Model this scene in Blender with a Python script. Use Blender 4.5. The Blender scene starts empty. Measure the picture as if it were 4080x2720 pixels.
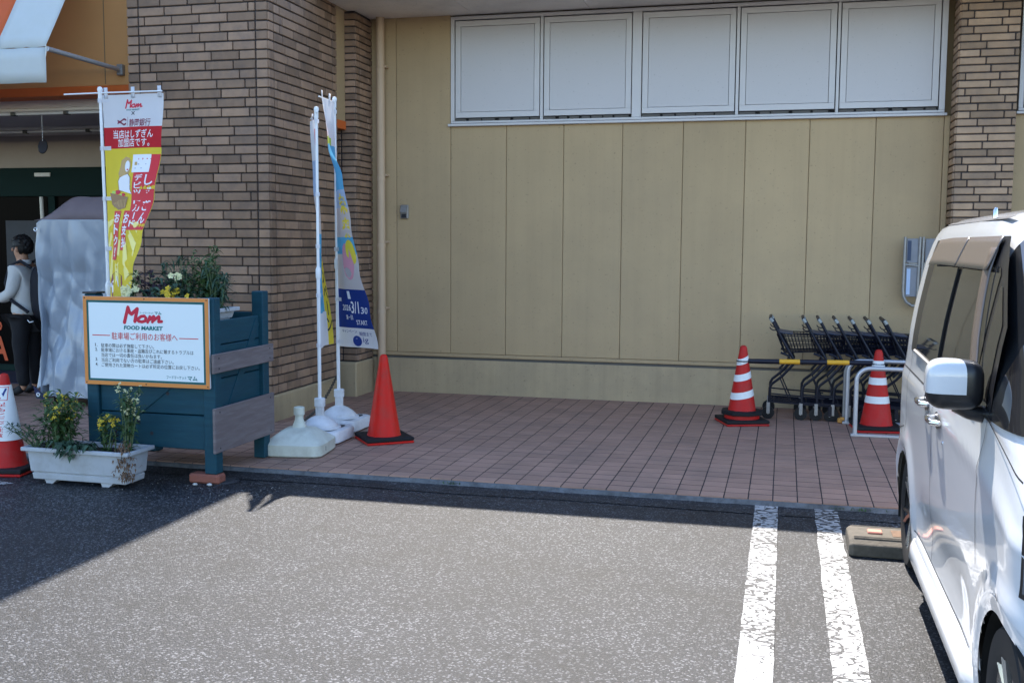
import bpy, bmesh, math, random
from mathutils import Vector, Matrix, noise as mnoise
R_ = math.radians
random.seed(7)
SC = bpy.context.scene
COL = SC.collection

# ------------------------------------------------------------------ camera, sky, sun, exposure
CAMZ = 1.634
cam = bpy.data.cameras.new('camera'); cam_o = bpy.data.objects.new('camera', cam); COL.objects.link(cam_o)
cam.sensor_width = 36.0; cam.lens = 4214.2 * 36.0 / 4080.0; cam.clip_end = 2000.0; cam.clip_start = 0.05
CR = Vector((0.96842817, 0.24921719, 0.0061379)); CD = Vector((0.02894026, -0.0879354, -0.99570569)); CF = Vector((-0.24760723, 0.96444707, -0.09237153))
cam_o.matrix_world = Matrix(((CR.x, -CD.x, -CF.x, 0), (CR.y, -CD.y, -CF.y, 0), (CR.z, -CD.z, -CF.z, CAMZ), (0, 0, 0, 1)))
SC.camera = cam_o
SUNV = Vector((-0.18, 0.77, 1.0)).normalized()          # towards the sun
EL = math.asin(SUNV.z); AZ = math.atan2(SUNV.x, SUNV.y)
wd = bpy.data.worlds.new('World'); SC.world = wd; wd.use_nodes = True
wn = wd.node_tree.nodes; wl = wd.node_tree.links
sky = wn.new('ShaderNodeTexSky'); sky.sky_type = 'NISHITA'; sky.sun_disc = False
sky.sun_elevation = EL; sky.sun_rotation = AZ; sky.air_density = 1.0; sky.dust_density = 0.3; sky.ozone_density = 1.5
bg = wn['Background']; bg.inputs[1].default_value = 0.15
wl.new(sky.outputs[0], bg.inputs[0])
sl = bpy.data.lights.new('sun', 'SUN'); sl.energy = 3.8; sl.angle = R_(0.53); sl.color = (1.0, 0.93, 0.84)
so = bpy.data.objects.new('sun', sl); COL.objects.link(so); so.rotation_euler = (-SUNV).to_track_quat('-Z', 'Y').to_euler()
so.location = (-5, 20, 25)
SC.view_settings.view_transform = 'Standard'; SC.view_settings.look = 'None'; SC.view_settings.gamma = 1.0
SC.view_settings.exposure = 1.8; SC.view_settings.use_curve_mapping = False
SC.render.engine = 'CYCLES'
try:
    SC.cycles.use_denoising = True; SC.cycles.denoiser = 'OPENIMAGEDENOISE'; SC.cycles.max_bounces = 8
    SC.cycles.caustics_reflective = False; SC.cycles.caustics_refractive = False
except Exception: pass

# ------------------------------------------------------------------ helpers
def project(x, y, z):
    d = Vector((x, y, z - CAMZ)); zc = d.dot(CF)
    return 512 + 1057.6 * d.dot(CR) / zc, 341 + 1057.6 * d.dot(CD) / zc, zc

class MB:
    def __init__(s): s.v = []; s.f = []; s.m = []; s.sm = []
    def add(s, vs, fs, mi=0, smooth=False):
        o = len(s.v); s.v += [tuple(v) for v in vs]
        for f in fs: s.f.append(tuple(i + o for i in f)); s.m.append(mi); s.sm.append(smooth)
        return s
    def box(s, x0, x1, y0, y1, z0, z1, c=0.0, mi=0, xf=None):
        if c <= 0:
            vs = [(x, y, z) for z in (z0, z1) for y in (y0, y1) for x in (x0, x1)]
            fs = [(0, 2, 3, 1), (4, 5, 7, 6), (0, 1, 5, 4), (2, 6, 7, 3), (0, 4, 6, 2), (1, 3, 7, 5)]
        else:
            vs = []; X = (x0, x1); Y = (y0, y1); Z = (z0, z1)
            def idx(i, j, k, a): return ((i * 2 + j) * 2 + k) * 3 + a
            for i in (0, 1):
                for j in (0, 1):
                    for k in (0, 1):
                        sx, sy, sz = (c if i == 0 else -c), (c if j == 0 else -c), (c if k == 0 else -c)
                        vs += [(X[i], Y[j] + sy, Z[k] + sz), (X[i] + sx, Y[j], Z[k] + sz), (X[i] + sx, Y[j] + sy, Z[k])]
            fs = []
            for a in (0, 1):
                q = [idx(a, 0, 0, 0), idx(a, 1, 0, 0), idx(a, 1, 1, 0), idx(a, 0, 1, 0)]; fs.append(q if a else q[::-1])
                q = [idx(0, a, 0, 1), idx(0, a, 1, 1), idx(1, a, 1, 1), idx(1, a, 0, 1)]; fs.append(q if a else q[::-1])
                q = [idx(0, 0, a, 2), idx(1, 0, a, 2), idx(1, 1, a, 2), idx(0, 1, a, 2)]; fs.append(q if a else q[::-1])
            for a in (0, 1):
                for b in (0, 1):
                    fl = (a == b)
                    q = [idx(a, b, 0, 0), idx(a, b, 0, 1), idx(a, b, 1, 1), idx(a, b, 1, 0)]; fs.append(q[::-1] if fl else q)
                    q = [idx(a, 0, b, 0), idx(a, 0, b, 2), idx(a, 1, b, 2), idx(a, 1, b, 0)]; fs.append(q if fl else q[::-1])
                    q = [idx(0, a, b, 1), idx(0, a, b, 2), idx(1, a, b, 2), idx(1, a, b, 1)]; fs.append(q[::-1] if fl else q)
                    for d in (0, 1):
                        q = [idx(a, b, d, 0), idx(a, b, d, 1), idx(a, b, d, 2)]; fs.append(q if (a + b + d) % 2 else q[::-1])
        if xf: vs = [xf @ Vector(v) for v in vs]
        return s.add(vs, fs, mi)
    def tube(s, pts, r, n=8, cap=True, closed=False, mi=0, smooth=True):
        pts = [Vector(p) for p in pts]; k = len(pts)
        rr = r if isinstance(r, (list, tuple)) else [r] * k
        T = []
        for i in range(k):
            a = pts[(i - 1) % k] if (closed or i > 0) else pts[i]; b = pts[(i + 1) % k] if (closed or i < k - 1) else pts[i]
            t = (b - a); T.append(t.normalized() if t.length > 1e-9 else Vector((0, 0, 1)))
        up = Vector((0, 0, 1)) if abs(T[0].z) < .9 else Vector((1, 0, 0))
        nrm = (up - T[0] * up.dot(T[0])).normalized(); vs = []
        for i in range(k):
            nrm = (nrm - T[i] * nrm.dot(T[i])).normalized(); bi = T[i].cross(nrm)
            for j in range(n):
                a = 2 * math.pi * j / n; vs.append(pts[i] + (nrm * math.cos(a) + bi * math.sin(a)) * rr[i])
        fs = []
        for i in range(k if closed else k - 1):
            for j in range(n):
                a = i * n + j; b = i * n + (j + 1) % n; c = ((i + 1) % k) * n + (j + 1) % n; d = ((i + 1) % k) * n + j
                fs.append((a, b, c, d))
        s.add(vs, fs, mi, smooth)
        if cap and not closed:
            s.add(vs[:n], [tuple(range(n))[::-1]], mi); s.add(vs[-n:], [tuple(range(n))], mi)
        return s
    def lathe(s, prof, n=24, c=(0, 0, 0), mi=0, smooth=True, zfun=None, sq=None):
        vs = []
        for r, z in prof:
            for j in range(n):
                a = 2 * math.pi * (j + .5) / n; rad = r
                if sq:
                    e = sq; rad = r / ((abs(math.cos(a)) ** e + abs(math.sin(a)) ** e) ** (1.0 / e))
                dz = zfun(a, r, z) if zfun else 0
                vs.append((c[0] + rad * math.cos(a), c[1] + rad * math.sin(a), c[2] + z + dz))
        fs = [(i * n + j, i * n + (j + 1) % n, (i + 1) * n + (j + 1) % n, (i + 1) * n + j) for i in range(len(prof) - 1) for j in range(n)]
        s.add(vs, fs, mi, smooth)
        return s
    def cap(s, r, z, n=24, c=(0, 0, 0), mi=0):
        return s.add([(c[0] + r * math.cos(2 * math.pi * (j + .5) / n), c[1] + r * math.sin(2 * math.pi * (j + .5) / n), c[2] + z) for j in range(n)], [tuple(range(n))], mi)
    def grid(s, fn, nu, nv, mi=0, smooth=True, flip=False, keep=None):
        vs = [fn(i / nu, j / nv) for j in range(nv + 1) for i in range(nu + 1)]; fs = []
        for j in range(nv):
            for i in range(nu):
                if keep and not keep((i + .5) / nu, (j + .5) / nv): continue
                q = (j * (nu + 1) + i, j * (nu + 1) + i + 1, (j + 1) * (nu + 1) + i + 1, (j + 1) * (nu + 1) + i)
                fs.append(q[::-1] if flip else q)
        return s.add(vs, fs, mi, smooth)
    def poly(s, pts, mi=0): return s.add(pts, [tuple(range(len(pts)))], mi)
    def prism(s, pts2, fn, d0, d1, mi=0):
        # 2D outline -> solid; fn(a, b, depth) -> point
        n = len(pts2); vs = [fn(a, b, d0) for a, b in pts2] + [fn(a, b, d1) for a, b in pts2]
        fs = [tuple(range(n))[::-1], tuple(range(n, 2 * n))] + [(i, (i + 1) % n, n + (i + 1) % n, n + i) for i in range(n)]
        return s.add(vs, fs, mi)
    def mesh(s, name):
        me = bpy.data.meshes.new(name); me.from_pydata(s.v, [], s.f); me.polygons.foreach_set('material_index', s.m)
        me.polygons.foreach_set('use_smooth', s.sm); me.update(); return me

def parent_to(o, p):
    if p is not None:
        o.parent = p; o.matrix_parent_inverse = p.matrix_basis.inverted()
def ob(name, mb, mat, parent=None, solid=0.0, kind=None):
    me = mb.mesh(name) if isinstance(mb, MB) else mb
    for m in (mat if isinstance(mat, (list, tuple)) else [mat]): me.materials.append(m)
    if isinstance(mb, MB) and any(mb.sm):
        try: me.set_sharp_from_angle(angle=R_(38))
        except Exception: pass
    o = bpy.data.objects.new(name, me); COL.objects.link(o); parent_to(o, parent)
    if solid: md = o.modifiers.new('s', 'SOLIDIFY'); md.thickness = solid; md.offset = 0
    if kind: o['kind'] = kind
    return o
def tag(o, label, cat, group=None):
    o['label'] = label; o['category'] = cat
    if group: o['group'] = group
    return o
def thing(name, label, cat, loc=(0, 0, 0), group=None):
    o = bpy.data.objects.new(name, None); COL.objects.link(o); o.location = loc; o.empty_display_size = .1
    o.matrix_basis = Matrix.Translation(loc); return tag(o, label, cat, group)
def struct(o): o['kind'] = 'structure'; return o
def copy_tree(o, delta, label, parent=None):
    c = o.copy(); COL.objects.link(c)
    if parent is None:
        c.matrix_basis = delta @ o.matrix_basis; c['label'] = label
    else: c.parent = parent; c.matrix_parent_inverse = o.matrix_parent_inverse.copy()
    for ch in list(o.children): copy_tree(ch, None, None, c)
    return c

# ------------------------------------------------------------------ materials
def mk(name, col, rough=.6, metal=0.0, spec=.3, var=.12, vs=6.0, objr=0.0, isl=0.0, bump=0.0, bs=60.0, dirt=None, da=.35, ds=1.5, coat=0.0, trans=0.0, stretch=None, sss=0.0, streak=0.0, specks=0.0):
    m = bpy.data.materials.new(name); m.use_nodes = True; nt = m.node_tree; N = nt.nodes; L = nt.links
    b = N['Principled BSDF']; b.inputs['Roughness'].default_value = rough; b.inputs['Metallic'].default_value = metal
    b.inputs['Specular IOR Level'].default_value = spec; b.inputs['Coat Weight'].default_value = coat; b.inputs['Coat Roughness'].default_value = .04
    geo = N.new('ShaderNodeNewGeometry'); vec = geo.outputs['Position']
    if stretch:
        mp = N.new('ShaderNodeMapping'); mp.inputs['Scale'].default_value = stretch; L.new(vec, mp.inputs['Vector']); vec = mp.outputs[0]
    def noise(sc, det=4, r=.6):
        n = N.new('ShaderNodeTexNoise'); n.inputs['Scale'].default_value = sc; n.inputs['Detail'].default_value = det; n.inputs['Roughness'].default_value = r
        L.new(vec, n.inputs['Vector']); return n.outputs['Fac']
    def mth(op, a, bb):
        n = N.new('ShaderNodeMath'); n.operation = op
        for i, q in enumerate((a, bb)):
            if isinstance(q, (int, float)): n.inputs[i].default_value = q
            else: L.new(q, n.inputs[i])
        return n.outputs[0]
    fac = None
    if var: fac = mth('ADD', mth('MULTIPLY', mth('SUBTRACT', noise(vs), .5), 2.6 * var), 1.0)
    rnd = None
    if objr or isl:
        oi = N.new('ShaderNodeObjectInfo'); rnd = oi.outputs['Random']
        if isl: rnd = mth('FRACT', mth('ADD', rnd, geo.outputs['Random Per Island']), 0.0)
        q = mth('ADD', mth('MULTIPLY', mth('SUBTRACT', rnd, .5), 2 * max(objr, isl)), 1.0)
        fac = mth('MULTIPLY', fac, q) if fac else q
    c = N.new('ShaderNodeRGB'); c.outputs[0].default_value = (*col, 1); out = c.outputs[0]
    if dirt:
        mx = N.new('ShaderNodeMix'); mx.data_type = 'RGBA'; mx.inputs['B'].default_value = (*dirt, 1); L.new(out, mx.inputs['A'])
        rp = N.new('ShaderNodeMapRange'); rp.inputs['From Min'].default_value = .45; rp.inputs['From Max'].default_value = .75; rp.inputs['To Max'].default_value = da
        L.new(noise(ds, 6, .65), rp.inputs['Value']); L.new(rp.outputs[0], mx.inputs['Factor']); out = mx.outputs['Result']
    if streak:
        mp2 = N.new('ShaderNodeMapping'); mp2.inputs['Scale'].default_value = (11, 11, .35); L.new(geo.outputs['Position'], mp2.inputs['Vector'])
        n2 = N.new('ShaderNodeTexNoise'); n2.inputs['Scale'].default_value = 1.0; n2.inputs['Detail'].default_value = 5; n2.inputs['Roughness'].default_value = .7; L.new(mp2.outputs[0], n2.inputs['Vector'])
        r2 = N.new('ShaderNodeMapRange'); r2.inputs['From Min'].default_value = .45; r2.inputs['From Max'].default_value = .8; r2.inputs['To Min'].default_value = 1.0; r2.inputs['To Max'].default_value = 1.0 - streak; L.new(n2.outputs['Fac'], r2.inputs['Value'])
        fac = mth('MULTIPLY', fac, r2.outputs[0]) if fac is not None else r2.outputs[0]
    if specks:
        n3 = N.new('ShaderNodeTexNoise'); n3.inputs['Scale'].default_value = 42.0; n3.inputs['Detail'].default_value = 2; L.new(geo.outputs['Position'], n3.inputs['Vector'])
        r3 = N.new('ShaderNodeMapRange'); r3.inputs['From Min'].default_value = .66; r3.inputs['From Max'].default_value = .74; r3.inputs['To Min'].default_value = 1.0; r3.inputs['To Max'].default_value = 1.0 - specks; L.new(n3.outputs['Fac'], r3.inputs['Value'])
        fac = mth('MULTIPLY', fac, r3.outputs[0]) if fac is not None else r3.outputs[0]
    if fac is not None:
        vm = N.new('ShaderNodeVectorMath'); vm.operation = 'SCALE'; L.new(out, vm.inputs[0]); L.new(fac, vm.inputs['Scale']); out = vm.outputs[0]
    L.new(out, b.inputs['Base Color'])
    if bump:
        bp = N.new('ShaderNodeBump'); bp.inputs['Strength'].default_value = 1.0; bp.inputs['Distance'].default_value = bump
        L.new(noise(bs, 3), bp.inputs['Height']); L.new(bp.outputs[0], b.inputs['Normal'])
    if trans:
        tr = N.new('ShaderNodeBsdfTranslucent'); L.new(out, tr.inputs['Color'])
        ms = N.new('ShaderNodeMixShader'); ms.inputs[0].default_value = trans; L.new(b.outputs[0], ms.inputs[1]); L.new(tr.outputs[0], ms.inputs[2])
        L.new(ms.outputs[0], N['Material Output'].inputs['Surface'])
    m['nodes'] = 1; return m

def asphalt_group(nt, base_dark, base_mid, base_light, scale=135.0, bump=.003):
    N = nt.nodes; L = nt.links
    geo = N.new('ShaderNodeNewGeometry')
    v = N.new('ShaderNodeTexVoronoi'); v.inputs['Scale'].default_value = scale; L.new(geo.outputs['Position'], v.inputs['Vector'])
    v2 = N.new('ShaderNodeTexVoronoi'); v2.inputs['Scale'].default_value = scale * 2.3; L.new(geo.outputs['Position'], v2.inputs['Vector'])
    sep = N.new('ShaderNodeSeparateColor'); L.new(v.outputs['Color'], sep.inputs[0])
    cr = N.new('ShaderNodeValToRGB'); e = cr.color_ramp.elements
    e[0].position = 0.0; e[0].color = (*base_dark, 1); e[1].position = 1.0; e[1].color = (*base_light, 1)
    a = e.new(.45); a.color = (*base_mid, 1); a = e.new(.82); a.color = tuple(x * 1.35 for x in base_mid) + (1,)
    L.new(sep.outputs[0], cr.inputs[0])
    v3 = N.new('ShaderNodeTexVoronoi'); v3.inputs['Scale'].default_value = scale * .48; L.new(geo.outputs['Position'], v3.inputs['Vector'])
    sp3 = N.new('ShaderNodeSeparateColor'); L.new(v3.outputs['Color'], sp3.inputs[0])
    g3 = N.new('ShaderNodeMath'); g3.operation = 'GREATER_THAN'; g3.inputs[1].default_value = .86; L.new(sp3.outputs[0], g3.inputs[0])
    l3 = N.new('ShaderNodeMath'); l3.operation = 'LESS_THAN'; l3.inputs[1].default_value = .42; L.new(v3.outputs['Distance'], l3.inputs[0])
    m3 = N.new('ShaderNodeMath'); m3.operation = 'MULTIPLY'; L.new(g3.outputs[0], m3.inputs[0]); L.new(l3.outputs[0], m3.inputs[1])
    x3 = N.new('ShaderNodeMix'); x3.data_type = 'RGBA'; L.new(m3.outputs[0], x3.inputs['Factor']); L.new(cr.outputs[0], x3.inputs['A']); x3.inputs['B'].default_value = tuple(q * .75 for q in base_light) + (1,)
    st = N.new('ShaderNodeTexNoise'); st.inputs['Scale'].default_value = 2.7; st.inputs['Detail'].default_value = 5; st.inputs['Distortion'].default_value = 1.2; L.new(geo.outputs['Position'], st.inputs['Vector'])
    sr = N.new('ShaderNodeMapRange'); sr.inputs['From Min'].default_value = .56; sr.inputs['From Max'].default_value = .72; sr.inputs['To Min'].default_value = 1.0; sr.inputs['To Max'].default_value = .6; L.new(st.outputs['Fac'], sr.inputs['Value'])
    n = N.new('ShaderNodeTexNoise'); n.inputs['Scale'].default_value = .9; n.inputs['Detail'].default_value = 6; n.inputs['Roughness'].default_value = .65; L.new(geo.outputs['Position'], n.inputs['Vector'])
    mr = N.new('ShaderNodeMapRange'); mr.inputs['From Min'].default_value = .3; mr.inputs['From Max'].default_value = .7; mr.inputs['To Min'].default_value = .6; mr.inputs['To Max'].default_value = 1.4
    L.new(n.outputs['Fac'], mr.inputs['Value'])
    vm = N.new('ShaderNodeVectorMath'); vm.operation = 'SCALE'; mm_ = N.new('ShaderNodeMath'); mm_.operation = 'MULTIPLY'; L.new(mr.outputs[0], mm_.inputs[0]); L.new(sr.outputs[0], mm_.inputs[1])
    L.new(x3.outputs['Result'], vm.inputs[0]); L.new(mm_.outputs[0], vm.inputs['Scale'])
    ht = N.new('ShaderNodeMath'); ht.operation = 'MULTIPLY_ADD'; ht.inputs[1].default_value = -.7; L.new(v.outputs['Distance'], ht.inputs[0]); L.new(sep.outputs[1], ht.inputs[2])
    h2 = N.new('ShaderNodeMath'); h2.operation = 'MULTIPLY_ADD'; h2.inputs[1].default_value = -.35; L.new(v2.outputs['Distance'], h2.inputs[0]); L.new(ht.outputs[0], h2.inputs[2])
    bp = N.new('ShaderNodeBump'); bp.inputs['Distance'].default_value = bump; L.new(h2.outputs[0], bp.inputs['Height'])
    return geo, vm.outputs[0], bp.outputs[0]
def mat_asphalt(name, d, mid, li, scale=135.0, bump=.003, rough=.54, spec=.27):
    m = bpy.data.materials.new(name); m.use_nodes = True; b = m.node_tree.nodes['Principled BSDF']
    g, c, nrm = asphalt_group(m.node_tree, d, mid, li, scale, bump)
    m.node_tree.links.new(c, b.inputs['Base Color']); m.node_tree.links.new(nrm, b.inputs['Normal'])
    b.inputs['Roughness'].default_value = rough; b.inputs['Specular IOR Level'].default_value = spec; return m
def mat_stripe(name):
    m = bpy.data.materials.new(name); m.use_nodes = True; nt = m.node_tree; N = nt.nodes; L = nt.links; b = N['Principled BSDF']
    g, c, nrm = asphalt_group(nt, A_D, A_M, A_L)
    mp = N.new('ShaderNodeMapping'); mp.inputs['Scale'].default_value = (17, 38, 1); L.new(g.outputs['Position'], mp.inputs['Vector'])
    nz = N.new('ShaderNodeTexNoise'); nz.inputs['Scale'].default_value = 22; nz.inputs['Detail'].default_value = 3; L.new(g.outputs['Position'], nz.inputs['Vector'])
    ad = N.new('ShaderNodeVectorMath'); ad.operation = 'MULTIPLY_ADD'; ad.inputs[1].default_value = (.7, .7, 0); L.new(nz.outputs['Color'], ad.inputs[0]); L.new(mp.outputs[0], ad.inputs[2])
    v = N.new('ShaderNodeTexVoronoi'); v.feature = 'DISTANCE_TO_EDGE'; v.inputs['Scale'].default_value = 1.0; L.new(ad.outputs[0], v.inputs['Vector'])
    wr = N.new('ShaderNodeTexNoise'); wr.inputs['Scale'].default_value = 2.1; wr.inputs['Detail'].default_value = 4; L.new(g.outputs['Position'], wr.inputs['Vector'])
    th = N.new('ShaderNodeMapRange'); th.inputs['From Min'].default_value = .38; th.inputs['From Max'].default_value = .66; th.inputs['To Min'].default_value = .03; th.inputs['To Max'].default_value = .17; L.new(wr.outputs['Fac'], th.inputs['Value'])
    gt = N.new('ShaderNodeMath'); gt.operation = 'GREATER_THAN'; L.new(v.outputs['Distance'], gt.inputs[0]); L.new(th.outputs[0], gt.inputs[1])
    fl = N.new('ShaderNodeTexNoise'); fl.inputs['Scale'].default_value = 70; fl.inputs['Detail'].default_value = 2; L.new(g.outputs['Position'], fl.inputs['Vector'])
    g2 = N.new('ShaderNodeMath'); g2.operation = 'LESS_THAN'; g2.inputs[1].default_value = .67; L.new(fl.outputs['Fac'], g2.inputs[0])
    mu = N.new('ShaderNodeMath'); mu.operation = 'MULTIPLY'; L.new(gt.outputs[0], mu.inputs[0]); L.new(g2.outputs[0], mu.inputs[1])
    wc = N.new('ShaderNodeMapRange'); wc.inputs['To Min'].default_value = .36; wc.inputs['To Max'].default_value = .50; L.new(nz.outputs['Fac'], wc.inputs['Value'])
    cc = N.new('ShaderNodeCombineColor'); [L.new(wc.outputs[0], cc.inputs[i]) for i in range(3)]
    mx = N.new('ShaderNodeMix'); mx.data_type = 'RGBA'; L.new(mu.outputs[0], mx.inputs['Factor']); L.new(c, mx.inputs['A']); L.new(cc.outputs[0], mx.inputs['B'])
    L.new(mx.outputs['Result'], b.inputs['Base Color']); L.new(nrm, b.inputs['Normal']); b.inputs['Roughness'].default_value = .6
    return m

A_D, A_M, A_L = (.005, .006, .008), (.012, .0135, .0175), (.135, .139, .15)
M = {}
M['asphalt'] = mat_asphalt('asphalt', A_D, A_M, A_L)
M['patch'] = mat_asphalt('asphalt_patch', (.006, .007, .009), (.013, .0145, .018), (.12, .122, .13), 135, .002, .6)
M['stripe'] = mat_stripe('road_paint')
M['tile'] = mk('paving_tile', (.345, .206, .153), .62, var=.10, vs=9, objr=.10, isl=.10, bump=.0006, bs=160, dirt=(.10, .085, .08), da=.4, ds=2.5)
M['grout'] = mk('grout', (.035, .028, .028), .9, var=.2)
M['kerb'] = mk('kerb_concrete', (.13, .137, .148), .9, var=.25, vs=25, bump=.004, bs=50, dirt=(.025, .026, .028), da=.95, ds=7)
M['wall'] = mk('wall_paint', (.445, .322, .185), .75, var=.07, vs=1.7, objr=.04, bump=.0008, bs=140, dirt=(.33, .245, .155), da=.45, ds=.8, streak=.07, specks=.28)
M['plinth'] = mk('plinth_render', (.44, .335, .205), .8, var=.08, vs=4, bump=.001, bs=90, dirt=(.26, .21, .15), da=.45, ds=1.8, streak=.16, specks=.3)
M['joint'] = mk('joint_dark', (.23, .165, .092), .9)
M['ledge'] = mk('flashing_gap', (.12, .11, .10), .8)
M['brick'] = mk('brick_tile', (.285, .182, .122), .7, var=.20, vs=8, objr=.27, isl=.27, bump=.0012, bs=120, dirt=(.13, .10, .09), da=.6, ds=6)
M['brick2'] = mk('brick_tile_tan', (.36, .24, .155), .7, var=.2, vs=8, objr=.27, isl=.27, bump=.0012, bs=120, dirt=(.17, .13, .11), da=.6, ds=6)
M['mortar'] = mk('mortar_dark', (.055, .046, .047), .9, var=.2, vs=30)
M['alu'] = mk('window_white_metal', (.54, .515, .52), .35, spec=.5, var=.04)
M['pane'] = mk('window_panel_white', (.52, .495, .505), .28, var=.05, vs=1.2, dirt=(.42, .42, .42), da=.3, ds=1.2, streak=.0, specks=.2)
M['nbp'] = mk('notice_panel', (.20, .21, .24), .4, var=.15, vs=12)
M['gap'] = mk('dark_gap', (.03, .03, .035), .8)
M['soffit'] = mk('soffit_paint', (.86, .80, .74), .85, specks=.25, var=.06, vs=2, dirt=(.36, .34, .32), da=.4, ds=1.5)
M['pipe'] = mk('downpipe_paint', (.55, .40, .27), .5, var=.05, vs=4)
M['beam'] = mk('beam_orange', (.60, .30, .115), .75, var=.07, vs=2, bump=.0006, bs=140)  # warmer, more orange base colour than the wall panels
M['orange'] = mk('orange_trim', (.62, .135, .03), .5, var=.06)
M['green'] = mk('dark_green_frame', (.002, .017, .015), .6, spec=.12, var=.1)
M['glass'] = mk('dark_glass', (.006, .005, .005), .2, spec=.015, var=0)
M['ewall'] = mk('entrance_wall', (.44, .37, .32), .8, var=.06)
M['eceil'] = mk('entrance_ceiling', (.70, .66, .66), .85, var=.06)
M['fix'] = mk('light_fixture', (.72, .68, .62), .4, var=.05)
M['poster'] = mk('poster_paper', (.03, .032, .04), .5, var=.25, vs=9)
M['interior'] = mk('interior_wood', (.09, .055, .035), .8, var=.5, vs=6)
M['white'] = mk('white_plastic', (.66, .67, .69), .45, var=.09, vs=10, bump=.0006, bs=40, dirt=(.34, .33, .31), da=.55, ds=7)
M['cream'] = mk('cream_plastic', (.56, .58, .51), .45, var=.09, vs=9, bump=.0006, bs=40, dirt=(.30, .29, .24), da=.6, ds=6)
M['polew'] = mk('white_pole', (.74, .75, .77), .35, var=.03)
M['strap'] = mk('flag_strap', (.72, .72, .76), .6, var=.03, trans=.3)
M['red'] = mk('cone_red', (.60, .016, .009), .45, spec=.2, var=.06, vs=14, bump=.0004, bs=50, dirt=(.34, .045, .03), da=.6, ds=11)
M['redd'] = mk('cone_red_faded', (.46, .016, .014), .5, spec=.2, var=.10, vs=12, dirt=(.28, .06, .05), da=.5, ds=10)
M['rubber'] = mk('black_rubber', (.009, .009, .011), .7, var=.15, vs=12)
M['band'] = mk('reflective_band', (.70, .71, .72), .35, var=.06, vs=20)
M['yellow'] = mk('bar_yellow', (.68, .36, .03), .4, var=.05)
M['bark'] = mk('bar_black', (.008, .009, .02), .4, var=.1)
M['teal'] = mk('teal_wood', (.004, .046, .072), .6, var=.22, vs=5, bump=.0012, bs=25, stretch=(1, 1, 9), dirt=(.010, .066, .082), da=.5, ds=3)
M['grey_wood'] = mk('grey_board', (.155, .125, .125), .8, var=.2, vs=5, bump=.0015, bs=25, stretch=(1, 1, 10), dirt=(.24, .21, .21), da=.6, ds=4)
M['soil'] = mk('soil', (.045, .034, .026), 1.0, var=.4, vs=40, bump=.01, bs=60)
M['trough'] = mk('trough_plastic', (.40, .42, .45), .6, var=.10, vs=6, dirt=(.28, .28, .27), da=.6, ds=9)
M['leafg'] = mk('leaf_green', (.055, .105, .035), .5, var=.35, vs=30, isl=.35, trans=.25)
M['leafb'] = mk('leaf_bluegreen', (.035, .075, .045), .55, var=.3, vs=25, isl=.35, trans=.2)
M['leafp'] = mk('leaf_purple', (.035, .022, .032), .55, var=.3, vs=25, isl=.3, trans=.15)
M['stem'] = mk('stem_green', (.09, .13, .06), .6, var=.2)
M['dry'] = mk('dried_root', (.16, .10, .065), .9, var=.5, vs=60)
M['fy'] = mk('petal_yellow', (.75, .55, .05), .6, var=.15, vs=60, trans=.3)
M['fw'] = mk('petal_cream', (.75, .72, .42), .6, var=.15, vs=60, trans=.3)
M['tarp'] = mk('silver_tarp', (.26, .305, .37), .36, spec=.8, var=.05, vs=3, bump=.0012, bs=30, dirt=(.24, .26, .30), da=.3, ds=9)
M['tarpb'] = mk('tarp_top_brown', (.17, .135, .15), .7, var=.15, vs=5, bump=.002, bs=20)
M['tarpn'] = mk('tarp_navy', (.01, .015, .06), .6)
M['awn'] = mk('awning_white', (.72, .75, .74), .6, var=.06, vs=3, trans=.35, dirt=(.5, .52, .45), da=.3, ds=3)
M['awno'] = mk('awning_orange', (.75, .16, .05), .6, var=.05, trans=.35)
M['galv'] = mk('galvanised_tube', (.46, .47, .50), .42, metal=.6, var=.12, vs=30)
M['galvd'] = mk('weathered_galv', (.30, .29, .28), .5, metal=.5, var=.2, vs=30)
M['cart'] = mk('cart_navy', (.006, .007, .016), .45, var=.1)
M['cartflap'] = mk('cart_flap', (.03, .05, .10), .45, var=.1)
M['capg'] = mk('handle_cap', (.30, .32, .31), .5)
M['gold'] = mk('brass_lock', (.5, .25, .06), .5)
M['wheel'] = mk('cart_wheel', (.007, .007, .008), .6)
M['steel'] = mk('steel', (.55, .57, .6), .35, metal=.8)
M['stop'] = mk('wheel_stop', (.10, .086, .068), .85, var=.35, vs=25, bump=.003, bs=60)
M['refl'] = mk('reflector', (.75, .30, .22), .3)
M['paint'] = mk('car_paint_white', (.60, .615, .64), .3, var=0, coat=1.0)
M['cglass'] = mk('car_glass', (.012, .013, .015), .03, spec=.8, var=0)
M['ctrim'] = mk('car_black_trim', (.012, .012, .014), .3, var=.1, spec=.5)
M['visor'] = mk('car_visor_smoke', (.13, .105, .09), .2, spec=.4, var=0)  # smoked tint, base colour lightened to carry the reflection on it
M['tyre'] = mk('tyre', (.018, .018, .019), .75, var=.2)
M['rimd'] = mk('rim_dark', (.035, .035, .04), .3, metal=.6)
M['rims'] = mk('rim_silver', (.55, .53, .5), .25, metal=.9, var=.03)
M['chrome'] = mk('chrome', (.75, .76, .78), .08, metal=1.0, var=0)
M['lamp'] = mk('headlamp', (.10, .11, .13), .05, spec=.8, var=.4, vs=9, coat=1.0)
M['under'] = mk('underbody', (.01, .01, .01), .9)
M['skin'] = mk('skin', (.42, .22, .14), .55, var=.06, sss=.1)
M['hair'] = mk('hair_black', (.010, .009, .009), .5)
M['cloth_w'] = mk('shirt_white', (.50, .50, .50), .85, var=.06, vs=9, bump=.004, bs=16)
M['cloth_k'] = mk('trousers_black', (.010, .010, .013), .85, var=.1, bump=.003, bs=16)
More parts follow.
